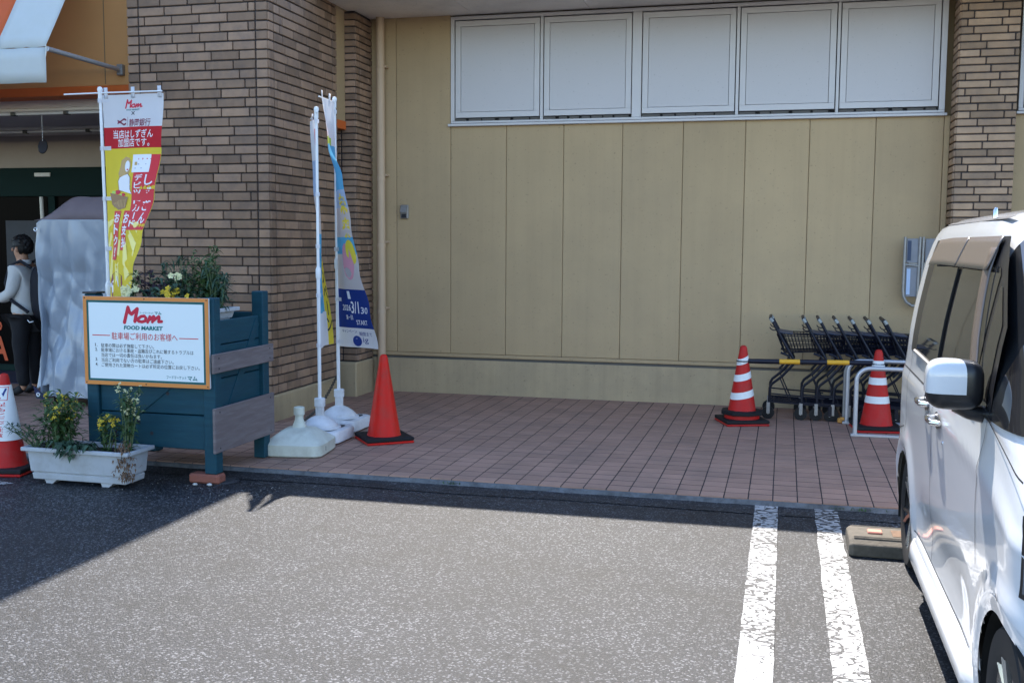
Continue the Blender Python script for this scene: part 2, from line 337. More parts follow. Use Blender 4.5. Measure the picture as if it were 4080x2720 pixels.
M['bagk'] = mk('bag_black', (.010, .011, .018), .7, var=.1)
M['mat'] = mk('door_mat', (.03, .028, .05), .9, var=.3, vs=30, stretch=(1, 12, 1))
M['pebble'] = mk('pebble', (.45, .44, .42), .8, var=.15, vs=40)
M['paver'] = mk('paver_brick', (.24, .085, .06), .85, var=.2, vs=20, bump=.002, bs=60)
M['cover'] = mk('cover_iron', (.035, .036, .04), .7, var=.2, vs=20)
def ink(n, c): return mk('ink_' + n, c, .55, var=0)
INK = dict(red=ink('red', (.55, .02, .05)), teal=ink('teal', (.01, .16, .17)), black=ink('black', (.03, .03, .04)), crimson=ink('crimson', (.58, .025, .035)), white=ink('white', (.75, .74, .76)),
           orange=ink('orange', (.66, .24, .06)), green=ink('green', (.008, .10, .10)), signw=ink('signw', (.72, .78, .80)), yellow=ink('yellow', (.86, .66, .06)), navy=ink('navy', (.015, .04, .22)), brown=ink('brown', (.30, .17, .08)),
           blond=ink('blond', (.48, .31, .12)), pink=ink('pink', (.72, .30, .36)), lime=ink('lime', (.42, .62, .12)), cyan=ink('cyan', (.12, .42, .66)), pale=ink('pale', (.40, .50, .68)), beige=ink('beige', (.62, .54, .52)), maroon=ink('maroon', (.20, .02, .05)), doororange=ink('doororange', (.55, .09, .03)))

# ------------------------------------------------------------------ lettering
_tc = {}
def text_verts(body, bold=0.0, shear=0.0, spacing=1.0):
    k = (body, bold, shear, spacing)
    if k in _tc: return _tc[k]
    cu = bpy.data.curves.new('t', 'FONT'); cu.body = body; cu.size = 1.0; cu.offset = bold; cu.shear = shear; cu.resolution_u = 2; cu.space_character = spacing; cu.fill_mode = 'FRONT'
    o = bpy.data.objects.new('t', cu); COL.objects.link(o)
    dg = bpy.context.evaluated_depsgraph_get(); dg.update(); me = bpy.data.meshes.new_from_object(o.evaluated_get(dg))
    vs = [(v.co.x, v.co.y) for v in me.vertices]; fs = [tuple(p.vertices) for p in me.polygons]
    bpy.data.objects.remove(o); bpy.data.curves.remove(cu); bpy.data.meshes.remove(me)
    if vs:
        x0 = min(v[0] for v in vs); x1 = max(v[0] for v in vs); y0 = min(v[1] for v in vs); y1 = max(v[1] for v in vs)
        vs = [((x - x0) / max(x1 - x0, 1e-6), (y - y0) / max(y1 - y0, 1e-6)) for x, y in vs]
    _tc[k] = (vs, fs); return _tc[k]
def text_fit(mb, body, x0, x1, y0, y1, fn, bold=0.0, shear=0.0, off=.0015, mi=0, spacing=1.0):
    vs, fs = text_verts(body, bold, shear, spacing)
    mb.add([fn(x0 + (x1 - x0) * a, y0 + (y1 - y0) * b, off) for a, b in vs], fs, mi)
def vtext_fit(mb, body, x0, x1, y0, y1, fn, bold=0.0, off=.0015, mi=0):
    n = len(body); h = (y1 - y0) / n
    for i, ch in enumerate(body):
        a = y1 - (i + .92) * h
        if ch in 'ー': vs, fs = text_verts('|', bold); mb.add([fn(x0 + (x1 - x0) * (.42 + .16 * p), a + h * .88 * q, off) for p, q in vs], fs, mi)
        elif ch == '!': text_fit(mb, ch, x0 + (x1 - x0) * .36, x0 + (x1 - x0) * .64, a, a + h * .86, fn, bold, 0, off, mi)
        else: text_fit(mb, ch, x0, x1, a, a + h * .86, fn, bold, 0, off, mi)
def ell(mb, cx, cy, rx, ry, fn, off=.0015, n=20, mi=0, a0=0, a1=2 * math.pi):
    mb.poly([fn(cx + rx * math.cos(a0 + (a1 - a0) * i / n), cy + ry * math.sin(a0 + (a1 - a0) * i / n), off) for i in range(n)], mi)
def rect(mb, x0, x1, y0, y1, fn, off=.0015, nx=1, ny=1, mi=0):
    mb.grid(lambda u, v: fn(x0 + (x1 - x0) * u, y0 + (y1 - y0) * v, off), nx, ny, mi, True)
def outl(mb, pts, fn, off=.0015, mi=0): mb.poly([fn(x, y, off) for x, y in pts], mi)

# ------------------------------------------------------------------ ground
PZ = .04; YE = 6.73; D = 10.64
g = MB(); g.poly([(-300, -300, 0), (300, -300, 0), (300, 300, 0), (-300, 300, 0)]); struct(ob('asphalt_ground', g, M['asphalt']))
def wob(x, s=3.0, a=.02): return a * mnoise.noise(Vector((x * s, 3.1, 0.0)))
g = MB(); n = 60; pts = [(-9 + 15 * i / n, YE - .004, .004) for i in range(n + 1)] + [(6 - 15 * i / n, 6.50 + wob(6 - 15 * i / n, 1.2, .03), .004) for i in range(n + 1)]
g.poly(pts); struct(ob('asphalt_patch', g, M['patch']))
for nm, xa, xb in (('parking_line', -.137, .003), ('parking_line', .221, .359)):
    g = MB(); ny = 120; y0 = -2.0; y1 = 6.70
    def fx(i, side): return (xa if side == 0 else xb) + .006 * mnoise.noise(Vector((i * 1.7, side * 9.1, xa * 7)))
    vs = []; fs = []
    for i in range(ny + 1):
        y = y0 + (y1 - y0) * i / ny; vs += [(fx(i, 0), y, .008), (fx(i, 1), y, .008)]
        if i: fs.append((2 * i - 2, 2 * i - 1, 2 * i + 1, 2 * i))
    g.add(vs, fs); struct(ob(nm, g, M['stripe']))
g = MB(); g.poly([(-5.6, 5.98, .004), (-5.13, 5.985, .004), (-4.99, 5.965, .004), (-5.05, 5.90, .004), (-5.3, 5.62, .004), (-5.9, 5.5, .004)][::-1]); o = ob('road_marking', g, M['stripe']); struct(o)
# pavement with paving tiles
g = MB(); g.box(-12, 6, YE + .012, 13, -.05, PZ - .0012); pave = struct(ob('tiled_pavement', g, M['grout']))
g = MB(); nk = 150
vs = []; fs = []
for i in range(nk + 1):
    x = -9 + 15 * i / nk; j = .012 * mnoise.noise(Vector((x * 6, 0, 0))); k = .010 * mnoise.noise(Vector((x * 9, 5, 0)))
    vs += [(x, YE - .016 - abs(j) * 1.5 + k, 0.002), (x, YE - .004 + j * .5, .026 + k * .5), (x, YE + .012, .0335)]
    if i: a = 3 * i; fs += [(a - 3, a, a + 1, a - 2), (a - 2, a + 1, a + 2, a - 1)]
g.add(vs, fs); ob('kerb_edge', g, M['kerb'], pave)
TP = .1512; TX0 = -.182 - 60 * TP; rows = 28; tiles = []
for r in range(rows):
    y0 = YE + (0 if r == 0 else .135 + .15 * (r - 1)); y1 = YE + .135 + .15 * r
    for c in range(92):
        x0 = TX0 + c * TP
        if x0 > 3.2: break
        if y0 > D and x0 > -5.3: continue
        if y0 > 11.0: continue
        px, py, zc = project(x0 + TP / 2, (y0 + y1) / 2, PZ)
        hid = (px > 895 or px < 0 or py > 682 or (px < 265 and py > 380) or (px < 330 and r > 10))
        tiles.append((hid, zc, x0, min(y1, y1), y0, r))
tiles.sort(key=lambda t: (t[0], t[1]))
def tile_mb(w, d, h=.02): return MB().box(-w / 2, w / 2, -d / 2, d / 2, -h, 0, .0015)
tm = tile_mb(TP - .007, .15 - .013).mesh('tile'); tm.materials.append(M['tile']); tm0 = tile_mb(TP - .007, .135 - .013).mesh('tile'); tm0.materials.append(M['tile'])
rest = MB()
for i, (hid, zc, x0, y1, y0, r) in enumerate(tiles):
    cx = x0 + TP / 2; cy = (y0 + y1) / 2; dz = random.uniform(-.0003, .0009); w = random.uniform(-.0006, .0006)
    if i < 300:
        o = bpy.data.objects.new('tile', tm0 if r == 0 else tm); COL.objects.link(o); o.location = (cx + w, cy, PZ + dz); o.rotation_euler = (random.uniform(-.004, .004), random.uniform(-.004, .004), random.uniform(-.003, .003)); parent_to(o, pave)
    else:
        d = (y1 - y0) - .013; rest.box(cx - TP / 2 + .0035, cx + TP / 2 - .0035, cy - d / 2, cy + d / 2, PZ - .02, PZ + dz, .0015)
ob('tile_field', rest, M['tile'], pave, kind='stuff')
# weeds in the kerb joint
wg = MB()
for cx, n in ((-2.14, 26), (.37, 22), (.5, 18), (.62, 8)):
    for i in range(n):
        x = cx + random.gauss(0, .035); y = YE - .012 + random.gauss(0, .008); a = random.uniform(0, 6.28); h = random.uniform(.008, .022); w = .004
        dx = math.cos(a); dy = math.sin(a); wg.add([(x - dy * w, y + dx * w, .01), (x + dy * w, y - dx * w, .01), (x + dx * h * .8, y + dy * h * .8, .015 + h)], [(0, 1, 2)])
o = ob('weeds', wg, M['leafg']); o['kind'] = 'stuff'; o['label'] = 'small green weeds growing in the kerb joint'; o['category'] = 'weeds'

# ------------------------------------------------------------------ store building
B = thing('store_building', 'beige panelled store building with high white windows and open entrance', 'building', (-1, D, 0))
JX = [-4.604 + .6 * k for k in range(11)] + [1.45]
JX = [x for x in JX if x < 1.42] + [1.45]; JX[0] = -4.60
def panel(x0, x1, z0, z1, y=D):
    m = MB().box(x0 + .0018, x1 - .0018, y, y + .1, z0, z1, .005); return ob('wall_panel', m, M['wall'], B)
for a, b in zip(JX[:-1], JX[1:]):
    if b <= -3.39: panel(a, b, .47, 3.97)
    else: panel(a, b, .47, 2.835)
for k in range(5): panel(1.98 + .6 * k, 2.58 + .6 * k, .47, 2.835)
ob('wall_backing', MB().box(-4.7, 5, D + .085, D + .3, 0, 4.0), M['joint'], B)
ob('wall_flashing', MB().box(-4.35, 5, D - .012, D + .02, .432, .468, .004), M['wall'], B)
ob('flashing_gap', MB().box(-4.35, 5, D + .012, D + .05, .395, .44), M['ledge'], B)
pl = MB()
pl.grid(lambda u, v: (-4.35 + 9.4 * u, D - .004 + .004 * mnoise.noise(Vector((u * 9, v * 2, 0))), .02 + .385 * v), 90, 6)
ob('wall_plinth', pl, M['plinth'], B); ob('plinth_core', MB().box(-4.35, 5, D + .012, D + .2, 0, .40), M['plinth'], B)
# windows
WZ0, WZ1 = 2.865, 3.945
def window_strip(xs, x0, x1):
    su = MB()
    su.box(x0, x1, D - .012, D + .06, WZ1 - .035, WZ1, .003); su.box(x0, x1, D - .012, D + .06, WZ0, WZ0 + .022, .003)
    prev = x0
    for a, b in xs:
        su.box(prev, a, D - .0125, D + .06, WZ0 + .0225, WZ1 - .0355, .002); prev = b
    su.box(prev, x1, D - .0125, D + .06, WZ0 + .0225, WZ1 - .0355, .002)
    ob('window_surround', su, M['alu'], B)
    ob('window_sill', MB().box(x0 - .02, x1 + .02, D - .05, D + .05, 2.832, 2.858, .004), M['alu'], B)
    ob('window_recess', MB().box(x0 + .004, x1 - .004, D + .058, D + .09, 2.84, WZ1), M['gap'], B)
    for a, b in xs:
        f = MB(); a += .009; b -= .009; z0 = WZ0 + .057; z1 = WZ1 - .046; w = .056; y0, y1 = D - .004, D + .04
        f.box(a, b, y0, y1, z0, z0 + w, .002); f.box(a, b, y0, y1, z1 - w, z1, .002)
        f.box(a, a + w, y0 - .0003, y1, z0 + w + .0003, z1 - w - .0003, .002); f.box(b - w, b, y0 - .0003, y1, z0 + w + .0003, z1 - w - .0003, .002)
        win = ob('window', f, M['alu'], B)
        ob('pane', MB().box(a + w + .004, b - w - .004, y0 + .005, y1 - .01, z0 + w + .004, z1 - w - .004), M['pane'], win)
        hb = MB(); x = a
        while x < b - .05:
            l = random.uniform(.08, .2); hb.box(x, min(x + l, b), D + .01, D + .03, WZ0 + .026, WZ0 + .048); x += l + random.uniform(.012, .05)
        ob('hinge_rail', hb, M['ledge'], win)
window_strip([(-3.360, -2.451), (-2.422, -1.518), (-1.426, -.510), (-.481, .421), (.448, 1.341)], -3.40, 1.392)
window_strip([(2.06, 2.93), (2.96, 3.83)], 2.02, 4.2)
# eave soffit and roof
for k in range(8):
    x0 = -4.37 + 1.21 * k
    ob('soffit_panel', MB().box(x0 + .002, x0 + 1.208, 9.30, D + .02, 3.962, 3.985, .002), M['soffit'], B)
ob('roof', MB().box(-4.36, 6, 9.29, 16, 3.986, 4.08), M['soffit'], B)
# downpipe
dp = MB().tube([(-4.150, D - .075, 3.96), (-4.150, D - .075, .02)], .044, 18); dpo = ob('downpipe', dp, M['pipe'], B)
for z in (3.42, 2.3, 1.6, .90):
    ob('pipe_collar', MB().lathe([(.044, z - .022), (.047, z - .022), (.047, z + .018), (.044, z + .022)], 18, (-4.150, D - .075, 0)), M['pipe'], dpo)
    ob('pipe_clip', MB().box(-4.105, -4.085, D - .085, D, z + .03, z + .05), M['pipe'], dpo)
# outlet box on the wall
bx = MB().box(-3.955, -3.865, D - .03, D, 1.885, 2.03, .008); bo = ob('outlet_box', bx, M['galvd'], B)
hd = MB().prism([(0, .0), (.035, -.07), (.0, -.07)], lambda a, b, d: (-3.945 + d, D - .03 - a, 2.02 + b), 0, .07); ob('outlet_hood', hd, M['galvd'], bo)
ob('outlet_socket', MB().box(-3.94, -3.885, D - .034, D - .03, 1.895, 1.935, .003), M['gap'], bo)
# entrance: beam, trim, ceiling, doors
ob('entrance_beam', MB().box(-14, -5.72, 8.75, 8.98, 3.07, 4.6), M['beam'], B)
ob('beam_joint', MB().box(-6.165, -6.157, 8.747, 8.76, 3.08, 4.5), M['joint'], B)
ob('orange_trim', MB().box(-14, -5.72, 8.735, 8.98, 2.985, 3.067, .004), M['orange'], B)
ob('ceiling_fascia', MB().box(-14, -5.0, 8.985, 9.06, 2.876, 3.0), M['eceil'], B)
ob('entrance_ceiling', MB().box(-14, -4.5, 9.065, 11.2, 2.876, 2.95), M['eceil'], B)
for y, z in ((9.0, 2.90), (10.15, 2.862)):
    f = MB().box(-13, -5.9, y - .05, y + .05, z - .02, z + .012, .006); fo = ob('light_fixture', f, M['fix'], B)
    ob('fixture_batten', MB().box(-13, -5.9, y + .10, y + .15, z - .012, z + .012, .005), M['fix'], fo)
    ob('fluorescent_tube', MB().tube([(-13, y, z - .036), (-5.9, y, z - .036)], .014, 8), M['polew'], fo)
    for x in (-8.9, -8.2, -7.4, -6.8): ob('tube_holder', MB().box(x, x + .05, y - .03, y + .03, z - .055, z - .018, .006), M['ctrim'], fo)
ob('entrance_wall', MB().box(-14, -5.0, 11.0, 11.2, 2.50, 2.876), M['ewall'], B)
ob('light_block_wall', MB().box(-5.2, -5.0, 10.3, 11.0, 0, 2.876), M['ewall'], B)  # unseen wall, added to stop light leaking in behind the pilaster
DR = ob('entrance_door', MB().box(-14, -5.2, 10.95, 11.05, 2.158, 2.497, .004), M['green'], B)
fr = MB()
for x in (-11.6, -10.6, -9.75, -8.55, -8.05, -7.1, -6.1): fr.box(x, x + .09, 10.96, 11.04, .12, 2.156)
fr.box(-14, -5.2, 10.955, 11.045, PZ, .119); fr.box(-14, -8.05, 10.97, 11.03, .95, 1.0); ob('door_frame', fr, M['green'], DR)
ob('door_glass', MB().box(-13.9, -5.25, 10.995, 11.005, .119, 2.157), M['glass'], DR)
ob('header_plate', MB().box(-8.71, -8.49, 10.93, 10.949, 2.39, 2.435, .004), M['fix'], DR)
ob('door_poster', MB().box(-9.18, -8.62, 10.985, 10.990, 1.18, 1.87), M['poster'], DR)
tx = MB(); fnd = lambda x, z, o: (x, 10.985 - o, z)
text_fit(tx, 'FOOD', -9.70, -9.285, .52, .65, fnd, .03); text_fit(tx, 'MARKETA', -10.5, -9.215, .16, .46, fnd, .03); text_fit(tx, 'マム', -9.05, -8.80, .14, .34, fnd, .03)
ob('door_lettering', tx, INK['doororange'], DR, kind='stuff')
ob('interior_back', MB().box(-13, -5.3, 13.2, 13.3, 0, 2.9), M['interior'], B)
ob('interior_counter', MB().box(-10.4, -8.9, 12.0, 12.5, 0, 1.2, .02), M['interior'], B)
ob('pole_reflection', MB().tube([(-8.62, 10.93, 2.15), (-8.60, 10.93, 1.3)], .022, 8), M['fix'], DR)  # pale tube standing in for a pole's reflection in the door glass
tag(ob('door_mat', MB().box(-9.6, -7.9, 9.95, 10.85, PZ + .002, PZ + .014, .004), M['mat']), 'dark striped mat on the floor before the entrance doors', 'mat')
hg = MB().lathe([(.0, -.008), (.052, -.008), (.058, 0), (.052, .008), (.0, .008)], 24)
o = ob('hanging_disc', hg, M['ctrim']); o.matrix_basis = Matrix.Translation((-7.06, 9.0, 2.545)) @ Matrix.Rotation(R_(78), 4, 'X') @ Matrix.Rotation(R_(25), 4, 'Y') @ Matrix.Diagonal((.8, 1.25, 1, 1)); tag(o, 'small black disc hanging below the entrance ceiling light', 'disc')
ob('cord', MB().tube([(-7.06, 9.0, 2.88), (-7.06, 9.0, 2.60)], .002, 5), M['polew'], o)
# taller entrance block above the frame
ob('upper_block', MB().box(-14, -4.75, 8.99, 16, 4.3, 7.5), M['wall'], B)
ob('rear_block', MB().box(-14, -4.75, 13.4, 16, 0, 4.3), M['wall'], B)
# beam between the big pillar and the pilaster
ob('passage_beam', MB().box(-4.62, -4.392, 9.90, 10.196, 2.862, 3.96), M['wall'], B)
ob('passage_trim', MB().box(-4.62, -4.380, 9.90, 10.19, 2.775, 2.859, .003), M['orange'], B)

# ------------------------------------------------------------------ brick pillars
_bm = {}
def brick_mesh(l, h, bm):
    k = (round(l / .004), round(h, 4), bm)
    if k not in _bm:
        m = MB().box(-l / 2, l / 2, -.009, .02, -h / 2, h / 2, .0045); me = m.mesh('brick'); me.materials.append(M[bm]); _bm[k] = me
    return _bm[k]
def pillar(label, faces, core, plinth, pitch, z0, z1, L, maxn, bm='brick'):
    c = core; P = thing('brick_pillar', label, 'brick pillar', ((c[0] + c[1]) / 2, (c[2] + c[3]) / 2, 0))
    ob('mortar_core', MB().box(c[0], c[1], c[2], c[3], z0 - .05, z1), M['mortar'], P)
    if plinth: ob('plinth', MB().box(*plinth, .012), M['plinth'], P)
    lst = []
    for fi, (o, ud, rot, zones) in enumerate(faces):
        nrow = int((z1 - z0) / pitch)
        for r in range(nrow):
            z = z0 + pitch * (r + .5)
            for (ua, ub) in zones:
                u = ua; first = True
                while u < ub - .004:
                    l = L
                    if first and ub - ua > L * 1.2: l = L * ((.22, .62, .95, .40, .80)[(r * 2 + fi + r // 4) % 5]); l = max(.045, l)
                    e = min(u + l, ub)
                    if ub - e < .03: e = ub
                    first = False
                    if e - u > .02: lst.append((o, ud, rot, (u + e) / 2, z, e - u - .011))
                    u = e
    def key(t):
        o, ud, rot, u, z, l = t; px, py, zc = project(o[0] + ud[0] * u, o[1] + ud[1] * u, z)
        vis = -5 < px < 1030 and -8 < py < 690 and not (px > 930 and py > 235)
        return (not vis, -l * (abs(ud[0]) + .35 * abs(ud[1])) / zc)
    lst.sort(key=key); rest = MB(); h = pitch - .0125
    for i, (o, ud, rot, u, z, l) in enumerate(lst):
        loc = Vector((o[0] + ud[0] * u, o[1] + ud[1] * u, z))
        mt = Matrix.Translation(loc + Vector((random.uniform(-.001, .001), random.uniform(-.001, .001), random.uniform(-.001, .001)))) @ Matrix.Rotation(rot + random.uniform(-.004, .004), 4, 'Z')
        if i < maxn:
            b = bpy.data.objects.new('brick', brick_mesh(l, h, bm)); COL.objects.link(b); b.matrix_basis = mt; parent_to(b, P)
        else: rest.box(-l / 2, l / 2, -.009, .02, -h / 2, h / 2, .0045, xf=mt)
    if rest.v: ob('brick_field', rest, M[bm], P, kind='stuff')
    return P
pillar('wide brown brick pillar standing between the entrance and the flags', [
    ((-5.752, 8.50), (1, 0), 0, [(0, .118), (.122, 1.262), (1.266, 1.379)]),
    ((-4.373, 8.50), (0, 1), R_(90), [(0, .094), (.098, 1.33), (1.334, 1.44)])],
    (-5.745, -4.381, 8.508, 9.935), (-5.78, -4.343, 8.435, 9.90, .02, .275), .0812, .282, 4.55, .272, 300)
pillar('narrow brick pilaster between the wide pillar and the beige downpipe', [
    ((-5.0, 10.20), (1, 0), 0, [(0, .38), (.386, .56), (.566, .72)]),
    ((-4.28, 10.20), (0, 1), R_(90), [(0, .10), (.102, .44)])],
    (-5.0, -4.288, 10.208, 10.63), (-5.0, -4.262, 10.13, 10.63, .02, .395), .0667, .405, 3.96, .24, 300)
pillar('brick pillar rising behind the roof of the white van', [
    ((1.455, 10.34), (1, 0), 0, [(0, .50)]), ((1.455, 10.64), (0, -1), R_(-90), [(0, .30)])],
    (1.463, 1.95, 10.348, 10.62), (1.43, 1.97, 10.31, 10.62, .02, .40), .0675, .405, 3.97, .283, 300, 'brick2')

# ------------------------------------------------------------------ awning over the entrance
AW = thing('awning', 'white and orange striped fabric awning over the entrance', 'awning', (-7.5, 8.7, 3.2))
def awn(x0, x1, m):
    a = MB()
    def f(u, v): # v: 0 wall top, 1 front edge
        x = x0 + (x1 - x0) * u; y = 8.74 - .94 * v; z = 4.90 - 1.65 * v ** 1.0 - .05 * math.sin(v * math.pi) + .006 * math.sin(x * 40)
        return (x, y, z)
    a.grid(f, 8, 14); ob('canopy_stripe', a, m, AW, solid=.004)
    b = MB(); b.grid(lambda u, v: (x0 + (x1 - x0) * u, 7.795 + .008 * math.sin(u * 9 + x0 * 5) - .004 * v, 3.245 - .29 * v), 8, 3); ob('valance', b, m, AW, solid=.003)
xx = -6.06; i = 0
while xx > -10.5:
    w = .50; awn(xx - w, xx - .0005, M['awn'] if i % 2 == 0 else M['awno']); xx -= w; i += 1
ob('front_rail', MB().tube([(-10.6, 7.82, 3.235), (-6.05, 7.82, 3.235)], .016, 10), M['galv'], AW)
ob('support_arm', MB().tube([(-6.05, 7.81, 3.235), (-5.98, 8.76, 3.20)], .021, 12), M['galv'], AW)
ob('arm_bracket', MB().box(-6.01, -5.95, 8.70, 8.75, 3.15, 3.25, .006), M['galvd'], AW)
ob('edge_cord', MB().tube([(-6.058, 7.80, 3.27), (-6.045, 7.79, 3.24), (-6.048, 7.788, 3.19), (-6.056, 7.79, 3.16)], .004, 6), M['fix'], AW)

# ------------------------------------------------------------------ tarp covered cart
TC = thing('covered_cart', 'tall cart wrapped in silver tarp with brown top beside the entrance', 'covered cart', (-6.5, 8.9, PZ))
def fold(u, v, s):
    n1 = mnoise.noise(Vector((u * 2.0 + v * .9, v * .55 - u * .3, 2.0))); n2 = 1 - abs(mnoise.noise(Vector((u * 2.6 - v * 1.5, v * .7 + u * .6, 5.0)))) * 2.2
    n3 = 1 - abs(mnoise.noise(Vector((u * 4.5 + v * .8, v * .9, 9.0)))) * 2.5; n4 = mnoise.noise(Vector((u * 14, v * 6, 1.0)))
    return s * (.5 * n1 + .28 * max(-.2, n2) + .16 * max(-.2, n3) + .07 * n4)
def tarp_front(u, v):
    x = -6.92 + .86 * u; z = 1.83 - 1.70 * v
    bul = .03 * math.sin(math.pi * u)
    if v < .06: # rounded top corners
        z -= .04 * (max(0, abs(u - .5) * 2 - .8) / .2) ** 2
    x += (-.05 * v * (1 - u) + .02 * v * math.sin(5 * v)) if u < .5 else .02 * v
    return (x, 8.68 - bul - .02 * v + fold(u, v * 2, .22) * min(1, v * 3 + .12), z)
t = MB(); t.grid(tarp_front, 90, 150, keep=lambda u, v: not (v > .955 - .06 * math.sin(u * 3) and u < .12)); ob('front_sheet', t, M['tarp'], TC, solid=.003)
t = MB(); t.grid(lambda u, v: (-6.92 - .03 * v + fold(u, v * 2, .06), 8.69 + .62 * u, 1.82 - 1.72 * v), 20, 50); ob('side_sheet', t, M['tarp'], TC, solid=.003)
t = MB(); t.grid(lambda u, v: (-6.055 + .02 * v + fold(u, v * 2, .05), 8.69 + .62 * u, 1.82 - 1.72 * v), 16, 40); ob('side_sheet', t, M['tarp'], TC, solid=.003)
def tarp_top(u, v):
    x = -6.925 + .875 * u; sx = min(1, max(0, (u - .02) / .42)); dome = .235 * math.sin(sx * math.pi / 2) ** 1.2
    return (x, 8.672 + .64 * v, 1.822 + dome * min(1, v * 5) ** .6 * (1 - .25 * v) + .012 * mnoise.noise(Vector((u * 5, v * 4, 0))))
t = MB(); t.grid(tarp_top, 40, 24); ob('top_sheet', t, M['tarpb'], TC, solid=.003)
ob('hem_band', MB().grid(lambda u, v: tuple(Vector(tarp_front(u, .86 + .015 * v)) + Vector((0, -.004, 0))), 80, 1), M['tarp'], TC)
ob('cart_body', MB().box(-6.86, -6.12, 9.0, 9.26, .16, 1.78, .03), M['tarpb'], TC)
ob('corner_patch', MB().add([(-6.99, 8.655, .24), (-6.78, 8.65, .10), (-6.96, 8.655, .12)], [(0, 1, 2)]), M['tarpn'], TC, solid=.003)
for x, z in ((-6.93, .155), (-6.895, 1.735)):
    e = MB().lathe([(.009, 0), (.016, .003), (.022, .0)], 16); o = ob('eyelet', e, M['steel'], TC)
    o.data.transform(Matrix.Translation((x, 8.645, z)) @ Matrix.Rotation(R_(90), 4, 'X'))
for x in (-6.85, -6.15):
    for y in (8.85, 9.2): ob('castor', MB().tube([(x - .02, y, .10), (x + .02, y, .10)], .06, 14), M['rubber'], TC)
ob('tie_string', MB().tube([(-6.965, 8.66, .86), (-7.0, 8.65, .85), (-7.03, 8.66, .87)], .004, 6), M['polew'], TC)

# ------------------------------------------------------------------ slim flags
def base_round(loc, label, m, rz=0.0):
    T = thing('flag_base', label, 'flag base', loc, 'white water-filled flag bases')
    b = MB(); c = loc
    b.lathe([(0, .0), (.20, .0), (.225, .015), (.225, .085), (.215, .10), (.17, .105)], 40, c, sq=7); ob('base_tray', b, m, T)
    b = MB().lathe([(.17, .103), (.168, .112), (.145, .118), (.143, .13), (.12, .155), (.075, .185), (.045, .198)], 32, c); ob('base_dome', b, m, T)
    b = MB().lathe([(.045, .198), (.034, .205), (.034, .275), (.044, .278), (.044, .34), (.036, .345), (.0, .345)], 20, c); ob('collar', b, m, T)
    for k in range(8):
        a = k * math.pi / 4; ob('collar_rib', MB().box(c[0] + .033 * math.cos(a) - .003, c[0] + .033 * math.cos(a) + .003, c[1] + .033 * math.sin(a) - .003, c[1] + .033 * math.sin(a) + .003, c[2] + .2, c[2] + .275), m, T)
    for sx, sy in ((-.11, -.226), (.08, -.226)):
        ob('tray_notch', MB().tube([(c[0] + sx, c[1] + sy, c[2] + .0), (c[0] + sx, c[1] + sy + .01, c[2] + .0)], .03, 14), M['gap'], T)
    return T
base_round((-3.60, 7.80, PZ), 'white flag base in the middle of the three bases', M['white'])
base_round((-3.665, 8.33, PZ), 'white flag base at the back nearest the wall', M['white'])
# empty parasol style base
PB = thing('flag_base', 'cream square flag base without a pole at the pavement edge', 'flag base', (-3.53, 7.32, PZ), 'white water-filled flag bases')
c = (-3.54, 7.30, PZ)
b = MB().lathe([(0, .004), (.222, .004), (.232, .014), (.232, .092), (.105, .184), (.05, .197), (.0, .197)], 48, c, sq=8, smooth=True); b2 = b
mt = Matrix.Translation(c) @ Matrix.Rotation(R_(8), 4, 'Z') @ Matrix.Translation([-q for q in c]); b.v = [tuple(mt @ Vector(v)) for v in b.v]
ob('base_body', b, M['cream'], PB)
ob('collar', MB().lathe([(.055, .196), (.033, .25), (.031, .285), (.041, .29), (.041, .345), (.030, .35), (.026, .33), (.0, .33)], 20, c), M['cream'], PB)
ob('handle_recess', MB().box(c[0] + .222, c[0] + .243, c[1] - .12, c[1] - .05, PZ + .035, PZ + .075, .004), M['gap'], PB)
ob('filler_cap', MB().lathe([(.026, .178), (.026, .186), (0, .187)], 14, (c[0] - .12, c[1] - .02, PZ - .02)), M['galvd'], PB)
# chain
CH = thing('chain', 'rusty chain running from the pillar plinth to the flag bases', 'chain', (-3.9, 8.4, PZ)); n = 46
p0, p1 = Vector((-4.30, 9.72, .30)), Vector((-3.60, 7.42, .235))
for i in range(n):
    a = p0.lerp(p1, i / n); b = p0.lerp(p1, (i + 1) / n); sg = lambda t: -.07 * math.sin(math.pi * t)
    a.z += sg(i / n); b.z += sg((i + 1) / n); d = (b - a); dn = d.normalized(); side = dn.cross(Vector((0, 0, 1))).normalized()
    if i % 2: side = dn.cross(side)
    L_ = d.length * .72; m_ = (a + b) / 2; pts = [m_ + dn * L_ * math.cos(t) + side * .013 * math.sin(t) for t in [k * math.pi / 4 for k in range(8)]]
    ob('link', MB().tube(pts, .0042, 5, closed=True), M['stop'], CH)

